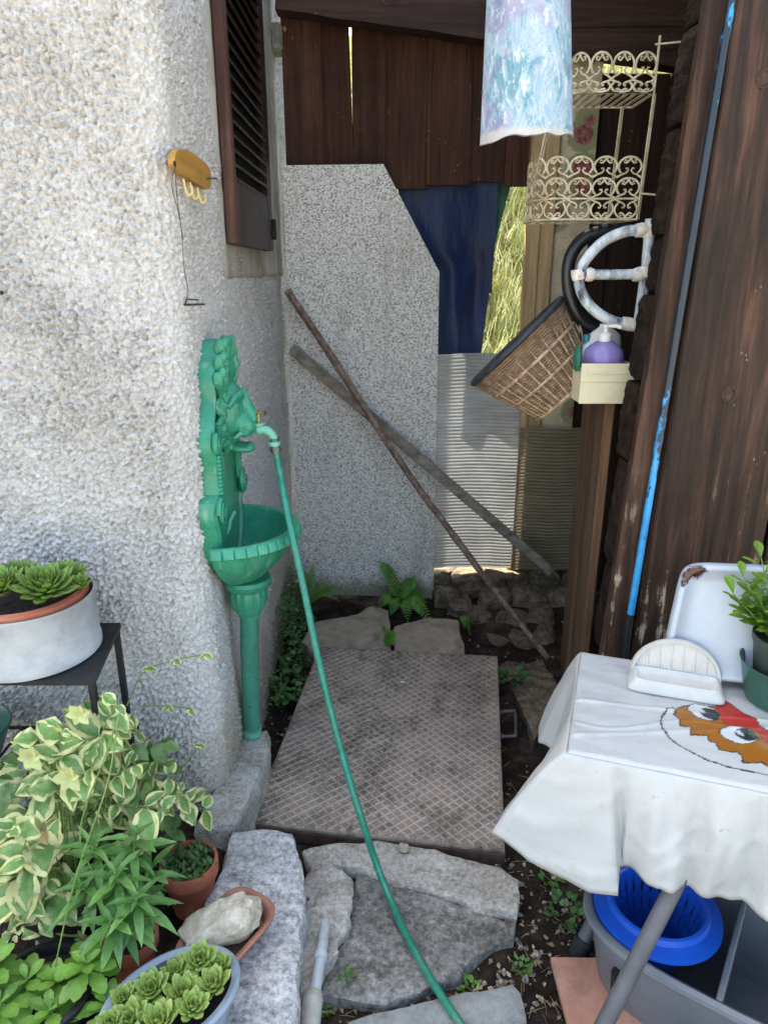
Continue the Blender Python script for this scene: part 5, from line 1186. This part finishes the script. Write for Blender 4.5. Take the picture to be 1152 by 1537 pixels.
part(zn, 'body', m, pmat('whitewashed_zinc', [(.3, '#8f9192'), (.55, '#adafae'), (.75, '#bfbfbd')], 9, .5, .15, 60, .002, dirt=('#8f9294', 14, .6)), angle=50)
terra = pmat('terracotta', [(.3, '#8d4a33'), (.6, '#a95f45'), (.8, '#b97a60')], 9, .8, .2, 100, .002, dirt=('#c2a08c', 11, .35)); potsoil = pmat('potting_soil', [(.3, '#1a1410'), (.7, '#3a2d24')], 50, .95, 1, 120, .01)
tb = thing('terracotta_bowl', 'terracotta bowl of houseleeks set inside the zinc pot', 'bowl', (zc_.x, zc_.y, zS + .03))
m = MB(); m.lathe([(.1, .03), (.125, .12), (.137, .125), (.141, .137), (.139, .150), (.130, .154), (.122, .149), (.119, .13), (.119, .12)], (zc_.x - .006, zc_.y, zS), 56); part(tb, 'bowl', m, terra, angle=50)
m = MB(); m.lathe([(0, .132), (.06, .131), (.122, .126)], (zc_.x - .006, zc_.y, zS), 40); displace(m, .006, 40, 3); part(tb, 'soil', m, potsoil)
semp = m_leaf('houseleek_leaf', [(.3, '#668a36'), (.7, '#94b355')], .42, .12, tip=('#3a2418', .95, .8), vary=.2, sc=30)
SL = [leaf_mesh('leaf', .05, .0175, spoon, semp, 7, 3, .12, -.22, th=.005, sd=k) for k in range(2)]
def rosette(parent, c, r, n, mesh_l, up=(0, 0, 1), name='rosette', base_len=.05, mat=None, seed=0, open_=1.0):
    """houseleek: leaves spiral out from the heart"""
    rs = random.Random(seed); up = V(up).normalized(); s1, s2 = frame(up, (0, 1, .01)); root = bpy.data.objects.new(name, None)
    m = MB(); m.ball(V(c) - up * r * .12, (r * .28, r * .28, r * .22), 8, 6); ro = part(parent, name, m, mat or stem_green)
    ORG_keep = ORG[ro]
    for i in range(n):
        t = (i + .5) / n; a = i * 2.39996 + rs.uniform(-.1, .1); el_ = R(lerp(84, 12 * open_, t ** .75)) + rs.uniform(-.06, .06)
        d = (s1 * math.cos(a) + s2 * math.sin(a)) * math.cos(el_) + up * math.sin(el_); L_ = r * lerp(.42, 1.0, t ** .6)
        inst(ro, 'leaf', rs.choice(mesh_l), V(c) + (s1 * math.cos(a) + s2 * math.sin(a)) * r * .06 - up * r * .12 * t, aim(d, up), L_ / base_len * rs.uniform(.93, 1.05))
    return ro
hl = thing('houseleek', 'large green houseleek rosettes with dark tips in the terracotta bowl', 'plant', (zc_.x, zc_.y, zS + .12))
for k, (px, py, dy, r, n) in enumerate(((68, 893, -.045, .066, 52), (3, 888, -.04, .056, 46), (100, 866, .045, .045, 36), (28, 868, .05, .045, 34), (122, 890, .0, .030, 22))):
    p = at(px, py, y=zc_.y + dy); p.z = zS + .150 + (.026 if r > .05 else .016); rosette(hl, p, r * 1.15, n, SL, (random.uniform(-.12, .12), -.18, 1), seed=k)
gb = at(8, 1085, z=zl_ + .02); m = MB(); m.lathe([(0, 0), (.07, 0), (.1, .075), (.104, .08), (.1, .082), (.092, .074), (0, .06)], (gb.x - .03, (sy0 + sy1) / 2, zl_ + .006), 40)
solo('green_bowl', 'dark green plastic bowl on the lower shelf of the plant stand', 'bowl', m, gp, angle=50)

# ============================================================ plants in the bed: pots first
def clay_pot(name, label, px, py, z, r, h, y=None, mat=None, cat='pot'):
    c = at(px, py, z=z + h) ; t = thing(name, label, cat, (c.x, c.y, z))
    m = MB(); m.lathe([(0, 0), (r * .68, 0), (r * .9, h * .72), (r * .92, h * .74), (r, h * .75), (r * 1.02, h * .98), (r * .99, h), (r * .9, h), (r * .87, h * .9), (r * .86, h * .8)], (c.x, c.y, z), 48); part(t, 'body', m, mat or terra, angle=50)
    m = MB(); m.lathe([(0, h * .86), (r * .5, h * .85), (r * .88, h * .82)], (c.x, c.y, z), 30); displace(m, .005, 50, px); part(t, 'soil', m, potsoil); return c
ZB = .11
pA = clay_pot('clay_pot', 'terracotta pot with a low mat of green beside the granite kerb', 283, 1292, ZB, .066, .135)
pB = clay_pot('clay_pot', 'small terracotta pot half hidden under the lance-leaved plant', 196, 1402, ZB, .055, .115)
blk = pmat('black_pot_plastic', [(.3, '#141415'), (.7, '#232325')], 20, .5, .4, 300, .002)
pC = clay_pot('black_pot', 'black plastic pot buried under the variegated periwinkle', 92, 1318, ZB, .10, .17, mat=blk)
pD = clay_pot('black_pot', 'black plastic pot under the toothed-leaf plant', 60, 1480, ZB, .10, .14, mat=blk)
# low mat in the clay pot
sm = m_leaf('mat_leaf', [(.3, '#3f6130'), (.7, '#668545')], .5, .2); SML = [leaf_mesh('leaf', .012, .006, ovate, sm, 3, 2, .2, .2)]
lm = thing('low_mat_plant', 'low mat of tiny green leaves in the terracotta pot by the kerb', 'plant', (pA.x, pA.y, ZB + .115)); rr = random.Random(5)
def bunch(n, place, L, W_, prof, seed, nl=3, nw=1, curl=.2):
    """many tiny leaves in one mesh"""
    rs = random.Random(seed); m = MB(); rim = []
    for _ in range(n):
        p, d, s_ = place(rs); q_ = aim(d, (rs.uniform(-.4, .4), rs.uniform(-.6, .2), 1)); vs = []
        for j in range(nl + 1):
            t = j / nl; w_ = prof(t) * W_ / 2 * s_
            for i in range(-nw, nw + 1): vs.append(V(p) + q_ @ V((i / nw * w_, L * s_ * t, abs(i / nw) * w_ * .25 + L * s_ * curl * (.3 * t - .6 * t * t)))); rim.append(abs(i / nw))
        w2 = 2 * nw + 1; m.add(vs, [(j * w2 + i, j * w2 + i + 1, (j + 1) * w2 + i + 1, (j + 1) * w2 + i) for j in range(nl) for i in range(2 * nw)])
    return m
def pl_mat(rs):
    a = rs.uniform(0, 6.28); r_ = .058 * math.sqrt(rs.random()); el_ = rs.uniform(.3, 1.3); b_ = rs.uniform(0, 6.28)
    return V((pA.x + r_ * math.cos(a), pA.y + r_ * math.sin(a), ZB + .112 + rs.uniform(0, .022))), V((math.cos(b_), math.sin(b_), el_)), rs.uniform(.7, 1.3)
part(lm, 'foliage', bunch(420, pl_mat, .017, .008, ovate, 2), sm, kind='stuff', recalc=False, angle=180)

# variegated periwinkle
vin = m_leaf('variegated_leaf', [(.3, '#55803c'), (.5, '#7ba05a'), (.7, '#9fb97f')], .38, .25, rim=('#e0dea0', .60), vary=.22, sc=35)
vin2 = m_leaf('cream_leaf', [(.3, '#bfc67c'), (.7, '#d9dca0')], .4, .3, vary=.12)
VL = [leaf_mesh('leaf', [.066, .058, .070, .052, .062, .045, .060][k], [.045, .044, .040, .030, .050, .034, .036][k], ovate, vin, 9, 4, [.1, .35, .2, .5, .15, .3, .6][k], [.2, .7, .4, .1, .6, .9, .3][k], sd=k * 1.7, edge_noise=[.25, .5, .3, .2, .45, .3, .6][k]) for k in range(7)]; VC = [leaf_mesh('leaf', .034, .024, ovate, vin2, 6, 3, .25, .3, sd=k) for k in range(2)]
peri = thing('variegated_periwinkle', 'trailing periwinkle with cream-edged green leaves in front of the rough wall', 'plant', (pC.x, pC.y, ZB + .15))
rr = random.Random(21); stems = MB(); count = 0
ends = [(60, 1100), (30, 1130), (95, 1085), (150, 1060), (190, 1075), (215, 1095), (110, 1120), (175, 1110), (240, 1130), (265, 1165), (205, 1145), (140, 1150), (75, 1160), (30, 1185), (10, 1250), (100, 1190), (165, 1180), (230, 1190), (290, 1205), (318, 1215), (255, 1215), (195, 1215), (60, 1215), (20, 1330), (60, 1385), (15, 1420), (85, 1415), (105, 1455), (285, 1190), (180, 1048), (130, 1210), (225, 1235), (40, 1290), (25, 1375), (150, 1100), (100, 1150), (185, 1160), (125, 1175), (215, 1170), (80, 1130)]
for k, (px, py) in enumerate(ends):
    y_ = rr.uniform(1.20, 1.44) if py < 1240 else rr.uniform(1.04, 1.18); tip_ = at(px, py, y=y_)
    b0_ = V((pC.x + rr.uniform(-.06, .06), pC.y + rr.uniform(-.05, .05), ZB + .15)); mid = b0_.lerp(tip_, .5) + V((0, 0, .09 if tip_.z > .25 else .14)); pth = spline([b0_, mid, tip_], 8)
    stems.tube(pth, [lerp(.002, .0011, i / len(pth)) for i in range(len(pth))], 5)
    nn = 4
    for j in range(nn):
        t = 1 - .17 * j; i = min(int(t * (len(pth) - 1)), len(pth) - 2); p = pth[i]; d = (pth[i + 1] - pth[max(0, i - 1)]).normalized(); side = frame(d, (0, -.5, 1))[0]
        for sg in (-1, 1):
            if j > 2 and rr.random() < .4: continue
            dirv = (side * sg * rr.uniform(.7, 1.1) + d * rr.uniform(.1, .7) + V((0, -.35, rr.uniform(-.35, .35)))); s_ = rr.uniform(.6, 1.4) * (.68 if j == 0 else 1) * (1.2 if py > 1300 else 1)
            inst(peri, 'leaf', rr.choice(VL) if rr.random() < .93 or j else rr.choice(VC), p + dirv.normalized() * .004, aim(dirv, (rr.uniform(-.7, .7), -.75 + rr.uniform(-.4, .5), 1)), s_); count += 1
for c_, y_ in (((105, 1165), 1.17), ((48, 1135), 1.18), ((120, 1070), 1.22)):                    # pale young tips
    p = at(*c_, y=y_)
    for i in range(6): a = i * 1.05 + y_; inst(peri, 'leaf', rr.choice(VC), p, aim((math.cos(a), -.5, math.sin(a) + .2), (0, -1, .4)), rr.uniform(.7, 1.1))
# long thin runners up and across
for pts, lv in (([(190, 1060, 1.42), (215, 1010, 1.46), (258, 992, 1.50), (308, 982, 1.52)], [(222, 1008), (284, 990), (300, 984)]), ([(215, 1060, 1.4), (250, 1060, 1.45), (285, 1063, 1.48)], [(248, 1066), (280, 1066)]), ([(255, 1180, 1.36), (282, 1140, 1.4), (300, 1118, 1.42)], [(298, 1120)]), ([(150, 1330, 1.1), (120, 1250, 1.12), (160, 1130, 1.16), (180, 1070, 1.2)], []), ([(60, 1560, .98), (110, 1330, 1.06), (160, 1180, 1.12), (178, 1075, 1.18)], []), ([(0, 1390, 1.1), (40, 1260, 1.12), (75, 1190, 1.16)], [])):
    P = spline([at(a, b_, y=c_) for a, b_, c_ in pts], 8); stems.tube(P, .0017, 5)
    for k_, _ in enumerate(lv):
        p = P[-1 - k_ * 7]
        for sg in (-1, 1): inst(peri, 'leaf', VL[1] if sg > 0 else VL[3], p, aim((sg * .6 + rr.uniform(-.3, .3), -.5, rr.uniform(-.6, .4)), (rr.uniform(-.5, .5), -1, .6)), rr.uniform(.28, .5))
def pl_under(rs):
    y_ = rs.uniform(1.22, 1.48); p = at(rs.uniform(0, 265), rs.uniform(1110, 1400), y=y_); a = rs.uniform(0, 6.28); p.z = max(p.z, .16)
    return p, V((math.cos(a), -.5, math.sin(a) * .7)), rs.uniform(.6, 1.1)
part(peri, 'inner_foliage', bunch(170, pl_under, .055, .036, ovate, 17, 5, 2, .5), m_leaf('inner_leaf', [(.3, '#3d5c30'), (.7, '#6d8a50')], .45, .25, vary=.1), kind='stuff', recalc=False, angle=180)
part(peri, 'stems', stems, stem_green, kind='stuff')
dl = MB(); me = leaf_mesh('leaf', .05, .03, ovate, pmat('dead_leaf', [(.3, '#8a7a56'), (.7, '#b3a277')], 40, .7, trans=.2), 7, 3, .5, .5); o = inst(peri, 'leaf', me, at(62, 1235, y=1.10), aim((.1, -.25, -1), (0, -1, .2)), 1.0); o['label'] = 'withered tan leaf'

# lance-leaved plant
lan = m_leaf('lance_leaf', [(.3, '#4a7f38'), (.7, '#86b06a')], .4, .3, vary=.35, sc=25); LL = [leaf_mesh('leaf', [.085, .07, .078, .06][k], [.019, .017, .022, .015][k], lance, lan, 8, 2, .3, [.55, .8, .2, 1.0][k], sd=k, edge_noise=.3) for k in range(4)]
lp = thing('lance_leaved_plant', 'bright green plant with whorls of narrow pointed leaves above the small clay pot', 'plant', (pB.x, pB.y, ZB + .1)); stems = MB(); rr = random.Random(8)
for (px, py, y_) in ((133, 1262, 1.115), (205, 1248, 1.14), (172, 1310, 1.07), (228, 1300, 1.15), (165, 1385, 1.03), (205, 1350, 1.05), (120, 1330, 1.07)):
    tip_ = at(px, py, y=y_); b0_ = V((pB.x + rr.uniform(-.03, .03), pB.y + rr.uniform(-.02, .03), ZB + .1)); P = spline([b0_, b0_.lerp(tip_, .5) + V((0, 0, .02)), tip_], 6); stems.tube(P, .0022, 6)
    for j in range(20):
        t = 1 - .5 * (j / 20); i = min(int(t * (len(P) - 1)), len(P) - 2); a = j * 2.4; el_ = lerp(.9, -.25, min(1, j / 11)); p = P[i].lerp(P[i + 1], t * (len(P) - 1) - i)
        inst(lp, 'leaf', rr.choice(LL), p, aim((math.cos(a), math.sin(a) - .15, el_)), lerp(.5, 1.1, min(1, j / 6)) * rr.uniform(.85, 1.1))
part(lp, 'stems', stems, stem_green, kind='stuff')
# toothed-leaf plant
tm = m_leaf('toothed_leaf', [(.3, '#5b9036'), (.7, '#9cc262')], .35, .3, vary=.4, sc=20); TL = [leaf_mesh('leaf', .066, .034, obov, tm, 10, 3, .18, .45, tooth=.10, sd=k) for k in range(3)]
tp_ = thing('toothed_leaf_plant', 'low plant with whorls of light green toothed leaves beside the blue-grey planter', 'plant', (pD.x, pD.y, ZB + .12)); stems = MB(); rr = random.Random(12)
for (px, py, y_) in ((130, 1445, 1.0), (40, 1470, 1.0), (75, 1515, .95), (0, 1505, .95), (15, 1570, .92), (110, 1580, .92), (160, 1505, .96), (85, 1470, 1.0), (-15, 1450, 1.0)):
    tip_ = at(px, py, y=y_); stems.tube(spline([V((tip_.x + .01, tip_.y + .02, ZB + .11)), V((tip_.x + .004, tip_.y + .008, lerp(ZB + .11, tip_.z, .6))), tip_], 4), .0025, 6)
    for j in range(15):
        a = j * 2.39996 + px; el_ = lerp(1.1, -.05, min(1, j / 9)); inst(tp_, 'leaf', rr.choice(TL), tip_ - V((0, 0, .002 * j)), aim((math.cos(a), math.sin(a), el_)), lerp(.42, 1.0, min(1, j / 7)) * rr.uniform(.85, 1.1))
part(tp_, 'stems', stems, stem_green, kind='stuff')

# pink trough with the quartz stone, on the kerb
tc2 = at(340, 1392, z=.225); a_ = R(58); ux, uy = V((math.cos(a_), math.sin(a_), 0)), V((-math.sin(a_), math.cos(a_), 0)); base_z = .166
tr = thing('pink_trough', 'small pinkish clay trough holding a pale stone on the granite kerb', 'trough', (tc2.x, tc2.y, base_z)); m = MB(); N_ = 48; vs = []
lay = [(.078, .042, 0), (.096, .060, .044), (.104, .069, .046), (.107, .071, .055), (.102, .067, .057), (.092, .057, .051), (.082, .046, .02), (.03, .015, .018)]
for (p_, q_, z_) in lay:
    for i in range(N_): an = 2 * math.pi * i / N_; c, s_ = math.cos(an), math.sin(an); vs.append(V((tc2.x, tc2.y, base_z + z_)) + ux * (p_ * math.copysign(abs(c) ** .5, c)) + uy * (q_ * math.copysign(abs(s_) ** .6, s_)))
m.add(vs, [(j * N_ + i, j * N_ + (i + 1) % N_, (j + 1) * N_ + (i + 1) % N_, (j + 1) * N_ + i) for j in range(len(lay) - 1) for i in range(N_)] + [tuple(range(N_)), tuple(range((len(lay) - 1) * N_, len(lay) * N_))])
part(tr, 'body', m, pmat('pink_clay', [(.3, '#8c5a4a'), (.7, '#ab7664')], 8, .75, .2, 100, .002, dirt=('#6a4f44', 10, .5)), angle=50)
m = MB(); m.lathe([(0, .04), (.066, .038)], (tc2.x, tc2.y, base_z), 24, sx=1); part(tr, 'soil', m, potsoil)
rk = at(331, 1386, z=.228); m = rock(rk, (.080, .042, .034), 77, .62, 30, 22, .3, Quaternion((0, 0, 1), R(24)) @ Quaternion((0, 1, 0), R(-14))); displace(m, .006, 28, 4); displace(m, .0022, 80, 9)
solo('quartz_stone', 'pale cream quartz stone lying in the pink trough', 'stone', m, m_granite('quartz', ['#8d826e', '#b3a890', '#cdc4b0', '#ddd7c9', '#a98a5c'], 28, .8), angle=30)

# blue-grey oval planter with light green rosettes
oc = at(256, 1500, z=.27); a_ = R(38); ux, uy = V((math.cos(a_), math.sin(a_), 0)), V((-math.sin(a_), math.cos(a_), 0)); bz = .15
ovp = thing('oval_planter', 'blue-grey oval plastic planter full of light green rosettes', 'planter', (oc.x, oc.y, bz)); m = MB(); vs = []
lay = [(.10, .066, 0), (.122, .086, .108), (.132, .096, .112), (.134, .098, .122), (.128, .092, .126), (.117, .081, .122), (.113, .078, .09), (.05, .03, .088)]
for (p_, q_, z_) in lay:
    for i in range(N_): an = 2 * math.pi * i / N_; vs.append(V((oc.x, oc.y, bz + z_)) + ux * (p_ * math.cos(an)) + uy * (q_ * math.sin(an)))
m.add(vs, [(j * N_ + i, j * N_ + (i + 1) % N_, (j + 1) * N_ + (i + 1) % N_, (j + 1) * N_ + i) for j in range(len(lay) - 1) for i in range(N_)] + [tuple(range(N_)), tuple(range((len(lay) - 1) * N_, len(lay) * N_))])
part(ovp, 'body', m, pmat('blue_grey_plastic', [(.3, '#7d8b96'), (.7, '#93a1ab')], 6, .4, .1, 80, .002, dirt=('#6b6f70', 11, .4)), angle=50)
m = MB(); m.add([V((oc.x, oc.y, bz + .098))] + [V((oc.x, oc.y, bz + .096)) + ux * (.113 * math.cos(2 * math.pi * i / 30)) + uy * (.078 * math.sin(2 * math.pi * i / 30)) for i in range(30)], [(0, i + 1, (i + 1) % 30 + 1) for i in range(30)]); part(ovp, 'soil', m, potsoil)
sem2 = m_leaf('stonecrop_leaf', [(.3, '#84a044'), (.7, '#b6cb76')], .4, .15, tip=('#4a3a22', 1.0, .5), vary=.2, sc=30)
S2 = [leaf_mesh('leaf', .028, .014, lambda t: spoon(t) * (1 if t < .8 else 1.1), sem2, 6, 2, .12, -.3, th=.004, sd=k) for k in range(2)]
hl2 = thing('small_houseleek', 'cluster of light green rosettes in the blue-grey oval planter', 'plant', (oc.x, oc.y, bz + .1)); rr = random.Random(2)
for k, (u, v, r_) in enumerate(((.072, .03, .040), (.022, -.008, .046), (.072, -.03, .040), (-.022, .034, .042), (-.034, -.034, .045), (.022, -.05, .036), (-.074, .002, .042), (.028, .046, .034), (-.068, .05, .032), (-.08, -.044, .034), (.1, .0, .030), (-.104, .012, .03))):
    p = V((oc.x, oc.y, bz + .118 + rr.uniform(0, .016))) + ux * u + uy * v; rosette(hl2, p, r_, 24, S2, (rr.uniform(-.2, .2), rr.uniform(-.3, .05), 1), seed=k + 40, base_len=.028, open_=1.6)

# ============================================================ ferns, ivy and weeds
fern_m = m_leaf('fern_frond', [(.3, '#457a2c'), (.7, '#79a84a')], .5, .3, vary=.2, sc=30)
def frond(base_, tip_, arch, W_, up=(0, -.4, 1), n=17):
    P = spline([V(base_), V(base_).lerp(V(tip_), .5) + V((0, 0, arch)), V(tip_)], 10); m = MB(); m.tube(P, .0011, 4); K = len(P) - 1
    for j in range(n):
        t = .12 + .87 * j / n; i = min(int(t * K), K - 1); p = P[i].lerp(P[i + 1], t * K - i); d = (P[i + 1] - P[i]).normalized(); s1, u_ = frame(d, up); ln = W_ * math.sin(math.pi * (.18 + .82 * t)) ** .8 * (1.02 - .25 * t)
        for sg in (-1, 1):
            e = (s1 * sg + d * .35 - u_ * .15).normalized(); wv = d * ln * .16
            m.add([p - wv * .6, p + e * ln * .35 - wv, p + e * ln * .7 - wv * .9 - u_ * ln * .05, p + e * ln - u_ * ln * .12, p + e * ln * .7 + wv * .9 - u_ * ln * .05, p + e * ln * .35 + wv, p + wv * .6], [(0, 1, 5, 6), (1, 2, 4, 5), (2, 3, 4)])
    return m
def fern(label, base_px, z, tips, W_=.03, yoff=0):
    b0_ = at(*base_px, z=z); t = thing('fern', label, 'fern', tuple(b0_))
    for (px, py, dy, arch) in tips: part(t, 'frond', frond(b0_ + V((random.uniform(-.01, .01), 0, 0)), at(px, py, y=b0_.y + dy), arch, W_), fern_m, recalc=False, angle=180)
fern('green fern clump growing at the foot of the speckled slab', (602, 903), .09, [(568, 842, .05, .04), (626, 868, .05, .03), (566, 914, -.06, .05), (612, 936, -.12, .06), (654, 946, -.12, .06), (640, 905, -.02, .05), (590, 880, .06, .02), (585, 925, -.10, .05), (635, 925, -.1, .06)], .044)
fern('fern fronds against the side wall end of the slab', (462, 905), .1, [(527, 892, -.02, .05), (500, 880, .02, .04), (470, 845, .03, .02), (455, 855, .0, .03), (510, 903, -.05, .05)], .028)
fern('lone small fern frond on the smooth sandstone slab', (690, 925), .09, [(706, 955, -.06, .04), (697, 944, -.05, .03)], .024)
fern('tiny fern in the joint between the sandstone slabs', (584, 972), .085, [(572, 938, .0, .02), (578, 950, -.02, .01), (590, 945, .0, .01)], .02)
ivm = m_leaf('ivy_leaf', [(.3, '#2d5026'), (.7, '#58804a')], .45, .15, vary=.3, sc=40)
iv = thing('creeping_ivy', 'dark small-leaved creeper along the foot of the side wall', 'ivy', (XW + .06, 2.6, .03))
def pl_ivy(rs):
    y_ = rs.uniform(2.22, 3.05); hh = (.05 + .16 * sst(2.2, 2.7, y_)) * rs.random() ** 1.3; x_ = XW + .02 + rs.uniform(0, .13) * (1 - hh / .3) * (1.15 - .3 * (y_ - 2.2)); b_ = rs.uniform(0, 6.28)
    return V((x_ + .03 * max(0, (2.6 - y_)), y_, .035 + hh)), V((math.cos(b_) + .4, math.sin(b_) - .5, rs.uniform(-.3, .6))), rs.uniform(.6, 1.3)
part(iv, 'foliage', bunch(620, pl_ivy, .022, .02, ovate, 7, 4, 1), ivm, kind='stuff', recalc=False, angle=180)
m = MB(); rr = random.Random(6)
for k in range(14): a = V((XW + .05, rr.uniform(2.2, 3), .04)); m.tube([a, a + V((rr.uniform(0, .05), rr.uniform(-.08, .08), .05)), a + V((rr.uniform(-.02, .05), rr.uniform(-.12, .12), rr.uniform(.03, .14)))], .0012, 4)
part(iv, 'stems', m, stem_green, kind='stuff')
wdm = m_leaf('weed_leaf', [(.3, '#3a6a28'), (.7, '#6c9a45')], .5, .25, vary=.3)
def weed(label, px, py, z, n, L_, W_, spread, seed, tall=.6, mat=None, name='weed'):
    c = at(px, py, z=z); c.z = gz(c.x, c.y) if z < .03 else z; t = thing(name, label, 'weed', tuple(c))
    def pl_(rs): a = rs.uniform(0, 6.28); r_ = spread * math.sqrt(rs.random()); return c + V((r_ * math.cos(a), r_ * math.sin(a), rs.uniform(.0, spread * tall))), V((math.cos(a), math.sin(a), rs.uniform(.1, 1))), rs.uniform(.6, 1.2)
    part(t, 'foliage', bunch(n, pl_, L_, W_, ovate, seed, 4, 1), mat or wdm, kind='stuff', recalc=False, angle=180)
weed('dark broad-leaved weed in the gap beside the tread plate', 768, 1020, .03, 26, .055, .02, .035, 31, mat=ivm)
weed('tiny bright green weed on the dark flagstone', 520, 1468, .045, 16, .014, .008, .012, 32)
weed('bright green weed seedlings in the soil above the grey flagstone', 781, 1450, .02, 40, .012, .007, .022, 33)
weed('round-leaved weed in the soil under the cloth hem', 846, 1366, .02, 34, .022, .019, .045, 34, mat=ivm)
weed('pale weed sprouts at the corner of the concrete step', 826, 1312, .02, 14, .022, .015, .02, 35)
weed('small weed sprouting where hose meets grey flagstone', 708, 1478, .02, 22, .016, .010, .022, 36)
weed('small weed at the foot of the rubble strip by the pipe', 494, 1512, .02, 14, .014, .009, .014, 37)

# ============================================================ drain pipe stub, pebbles and litter
dpz = .075; pv = thing('plastic_drain', 'pale plastic drain pipe with a dirty socket lying beside the granite kerb', 'pipe', tuple(at(470, 1480, z=.05)))
m = MB(); m.tube(spline([at(488, 1382, z=.085), at(484, 1420, z=.085), at(476, 1468, z=.08), at(470, 1505, z=.07)], 5), [.008] + [.0125] * 14 + [.0125], 14); part(pv, 'pipe', m, pmat('pale_pvc', [(.3, '#9ba2a6'), (.7, '#bcc1c2')], 14, .4, .1, 80, .002, dirt=('#857c6e', 14, .6)))
m = MB(); m.tube([at(482, 1432, z=.085), at(480, 1442, z=.085)], .0155, 14); part(pv, 'collar', m, pmat('pvc_collar', [(0, '#a9aeb0'), (1, '#bfc3c4')], 10, .4))
m = MB(); m.tube([at(471, 1490, z=.07), at(469, 1500, z=.07), at(466, 1530, z=.055), at(462, 1575, z=.05)], [.018, .023, .022, .021], 16); part(pv, 'socket', m, pmat('dirty_pvc', [(.3, '#8b8478'), (.7, '#b5afa4')], 20, .6, .3, 80, .003))
c = at(606, 1273, z=.065); solo('pebble', 'small beige pebble lying at the edge of the tread plate', 'pebble', rock(c, (.014, .012, .011), 5, .8, 14, 10, .3), pmat('pebble', [(.3, '#8f826c'), (.7, '#b5aa94')], 40, .8))
c = at(604, 1024, z=.105); solo('white_chip', 'tiny white chip lying on the tread plate', 'chip', rock(c, (.007, .005, .003), 8, .8, 10, 8, .3), pmat('white_chip', [(0, '#c9c6bf'), (1, '#dddad4')], 40, .7))
def scatter(n, region, fn, seed):
    rs = random.Random(seed); m = MB(); k = 0
    while k < n:
        px, py = region(rs); p = at(px, py, z=0)
        if not -1.2 < p.x < 1.3: continue
        p.z = gz(p.x, p.y); fn(m, p, rs); k += 1
    return m
def reg(rs):
    r_ = rs.random()
    if r_ < .5: return rs.uniform(700, 900), rs.uniform(1290, 1537)
    if r_ < .7: return rs.uniform(480, 760), rs.uniform(1470, 1537)
    if r_ < .82: return rs.uniform(385, 470), rs.uniform(960, 1120)
    return rs.uniform(640, 850), rs.uniform(900, 1250)
def pebb(m, p, rs):
    r_ = rs.uniform(.002, .008) * (1.6 if rs.random() < .1 else 1); b_ = MB(); b_.ball(p + V((0, 0, r_ * .3)), (r_, r_ * rs.uniform(.6, 1), r_ * .6), 6, 4, Quaternion((0, 0, 1), rs.uniform(0, 3))); displace(b_, r_ * .5, 120, rs.random()); m.add(b_.v, b_.f)
g_ = scatter(420, reg, pebb, 3); o = struct('gravel', g_, pmat('gravel_bits', [(.35, '#4a4239'), (.5, '#80766a'), (.65, '#b3aca2')], 70, .9), kind='stuff')
def litter(m, p, rs):
    a = rs.uniform(0, 6.28)
    if rs.random() < .6: L_ = rs.uniform(.015, .05); d = V((math.cos(a), math.sin(a), rs.uniform(-.05, .15))); m.tube([p + V((0, 0, .003)), p + d * L_ * .5 + V((0, 0, .004 + rs.uniform(0, .004))), p + d * L_ + V((0, 0, .003))], .0008, 3)
    else:
        L_ = rs.uniform(.008, .024); q_ = aim((math.cos(a), math.sin(a), rs.uniform(-.2, .3)), (rs.uniform(-.5, .5), rs.uniform(-.5, .5), 1)); c0 = p + V((0, 0, .005))
        m.add([c0 + q_ @ V(v) for v in ((0, 0, 0), (L_ * .28, L_ * .4, .003), (0, L_, 0), (-L_ * .28, L_ * .45, .003))], [(0, 1, 2, 3)])
g_ = scatter(360, reg, litter, 9); struct('leaf_litter', g_, pmat('dry_litter', [(.35, '#5d4c38'), (.5, '#8a765a'), (.65, '#b9a98a')], 25, .85), kind='stuff', recalc=False)

# ============================================================ sunlit meadow bank behind the shed
NG = 16000; rg = np.random.default_rng(3)
bx0 = rg.uniform(-.6, 3.2, NG); by0 = 3.75 + rg.beta(1.1, 1.6, NG) * 3.8; hz = rg.uniform(.10, .34, NG); an = rg.uniform(0, 6.28, NG); ln = rg.uniform(.03, .2, NG)
P0 = np.stack([bx0, by0, np.array([gz(a, b_) for a, b_ in zip(bx0, by0)])], 1); dv = np.stack([np.cos(an), np.sin(an), 0 * an], 1); sd_ = np.stack([-np.sin(an), np.cos(an), 0 * an], 1) * .004
up_ = np.stack([0 * an, 0 * an, hz], 1); mid_ = P0 + up_ * .6 + dv * ln[:, None] * .35; tp__ = P0 + up_ + dv * ln[:, None]
vv = np.stack([P0 - sd_, P0 + sd_, mid_ + sd_ * .8, mid_ - sd_ * .8, tp__], 1).reshape(-1, 3); base_i = np.arange(NG)[:, None] * 5
me = bpy.data.meshes.new('meadow_grass'); fl = [tuple(k) for k in (base_i + np.array([0, 1, 2, 3])).tolist()] + [tuple(k) for k in (base_i + np.array([3, 2, 4])).tolist()]
me.from_pydata(vv.tolist(), [], fl); me.materials.append((lambda b: b.done(b.ramp(b.noise(3.5, 4, .7), [(.3, '#5d6a3a'), (.5, '#949a6a'), (.7, '#c0bf9c')]), .6, trans=.3))(NB('meadow_grass'))); o = bpy.data.objects.new('meadow_grass', me); col.objects.link(o); tag(o, kind='stuff')
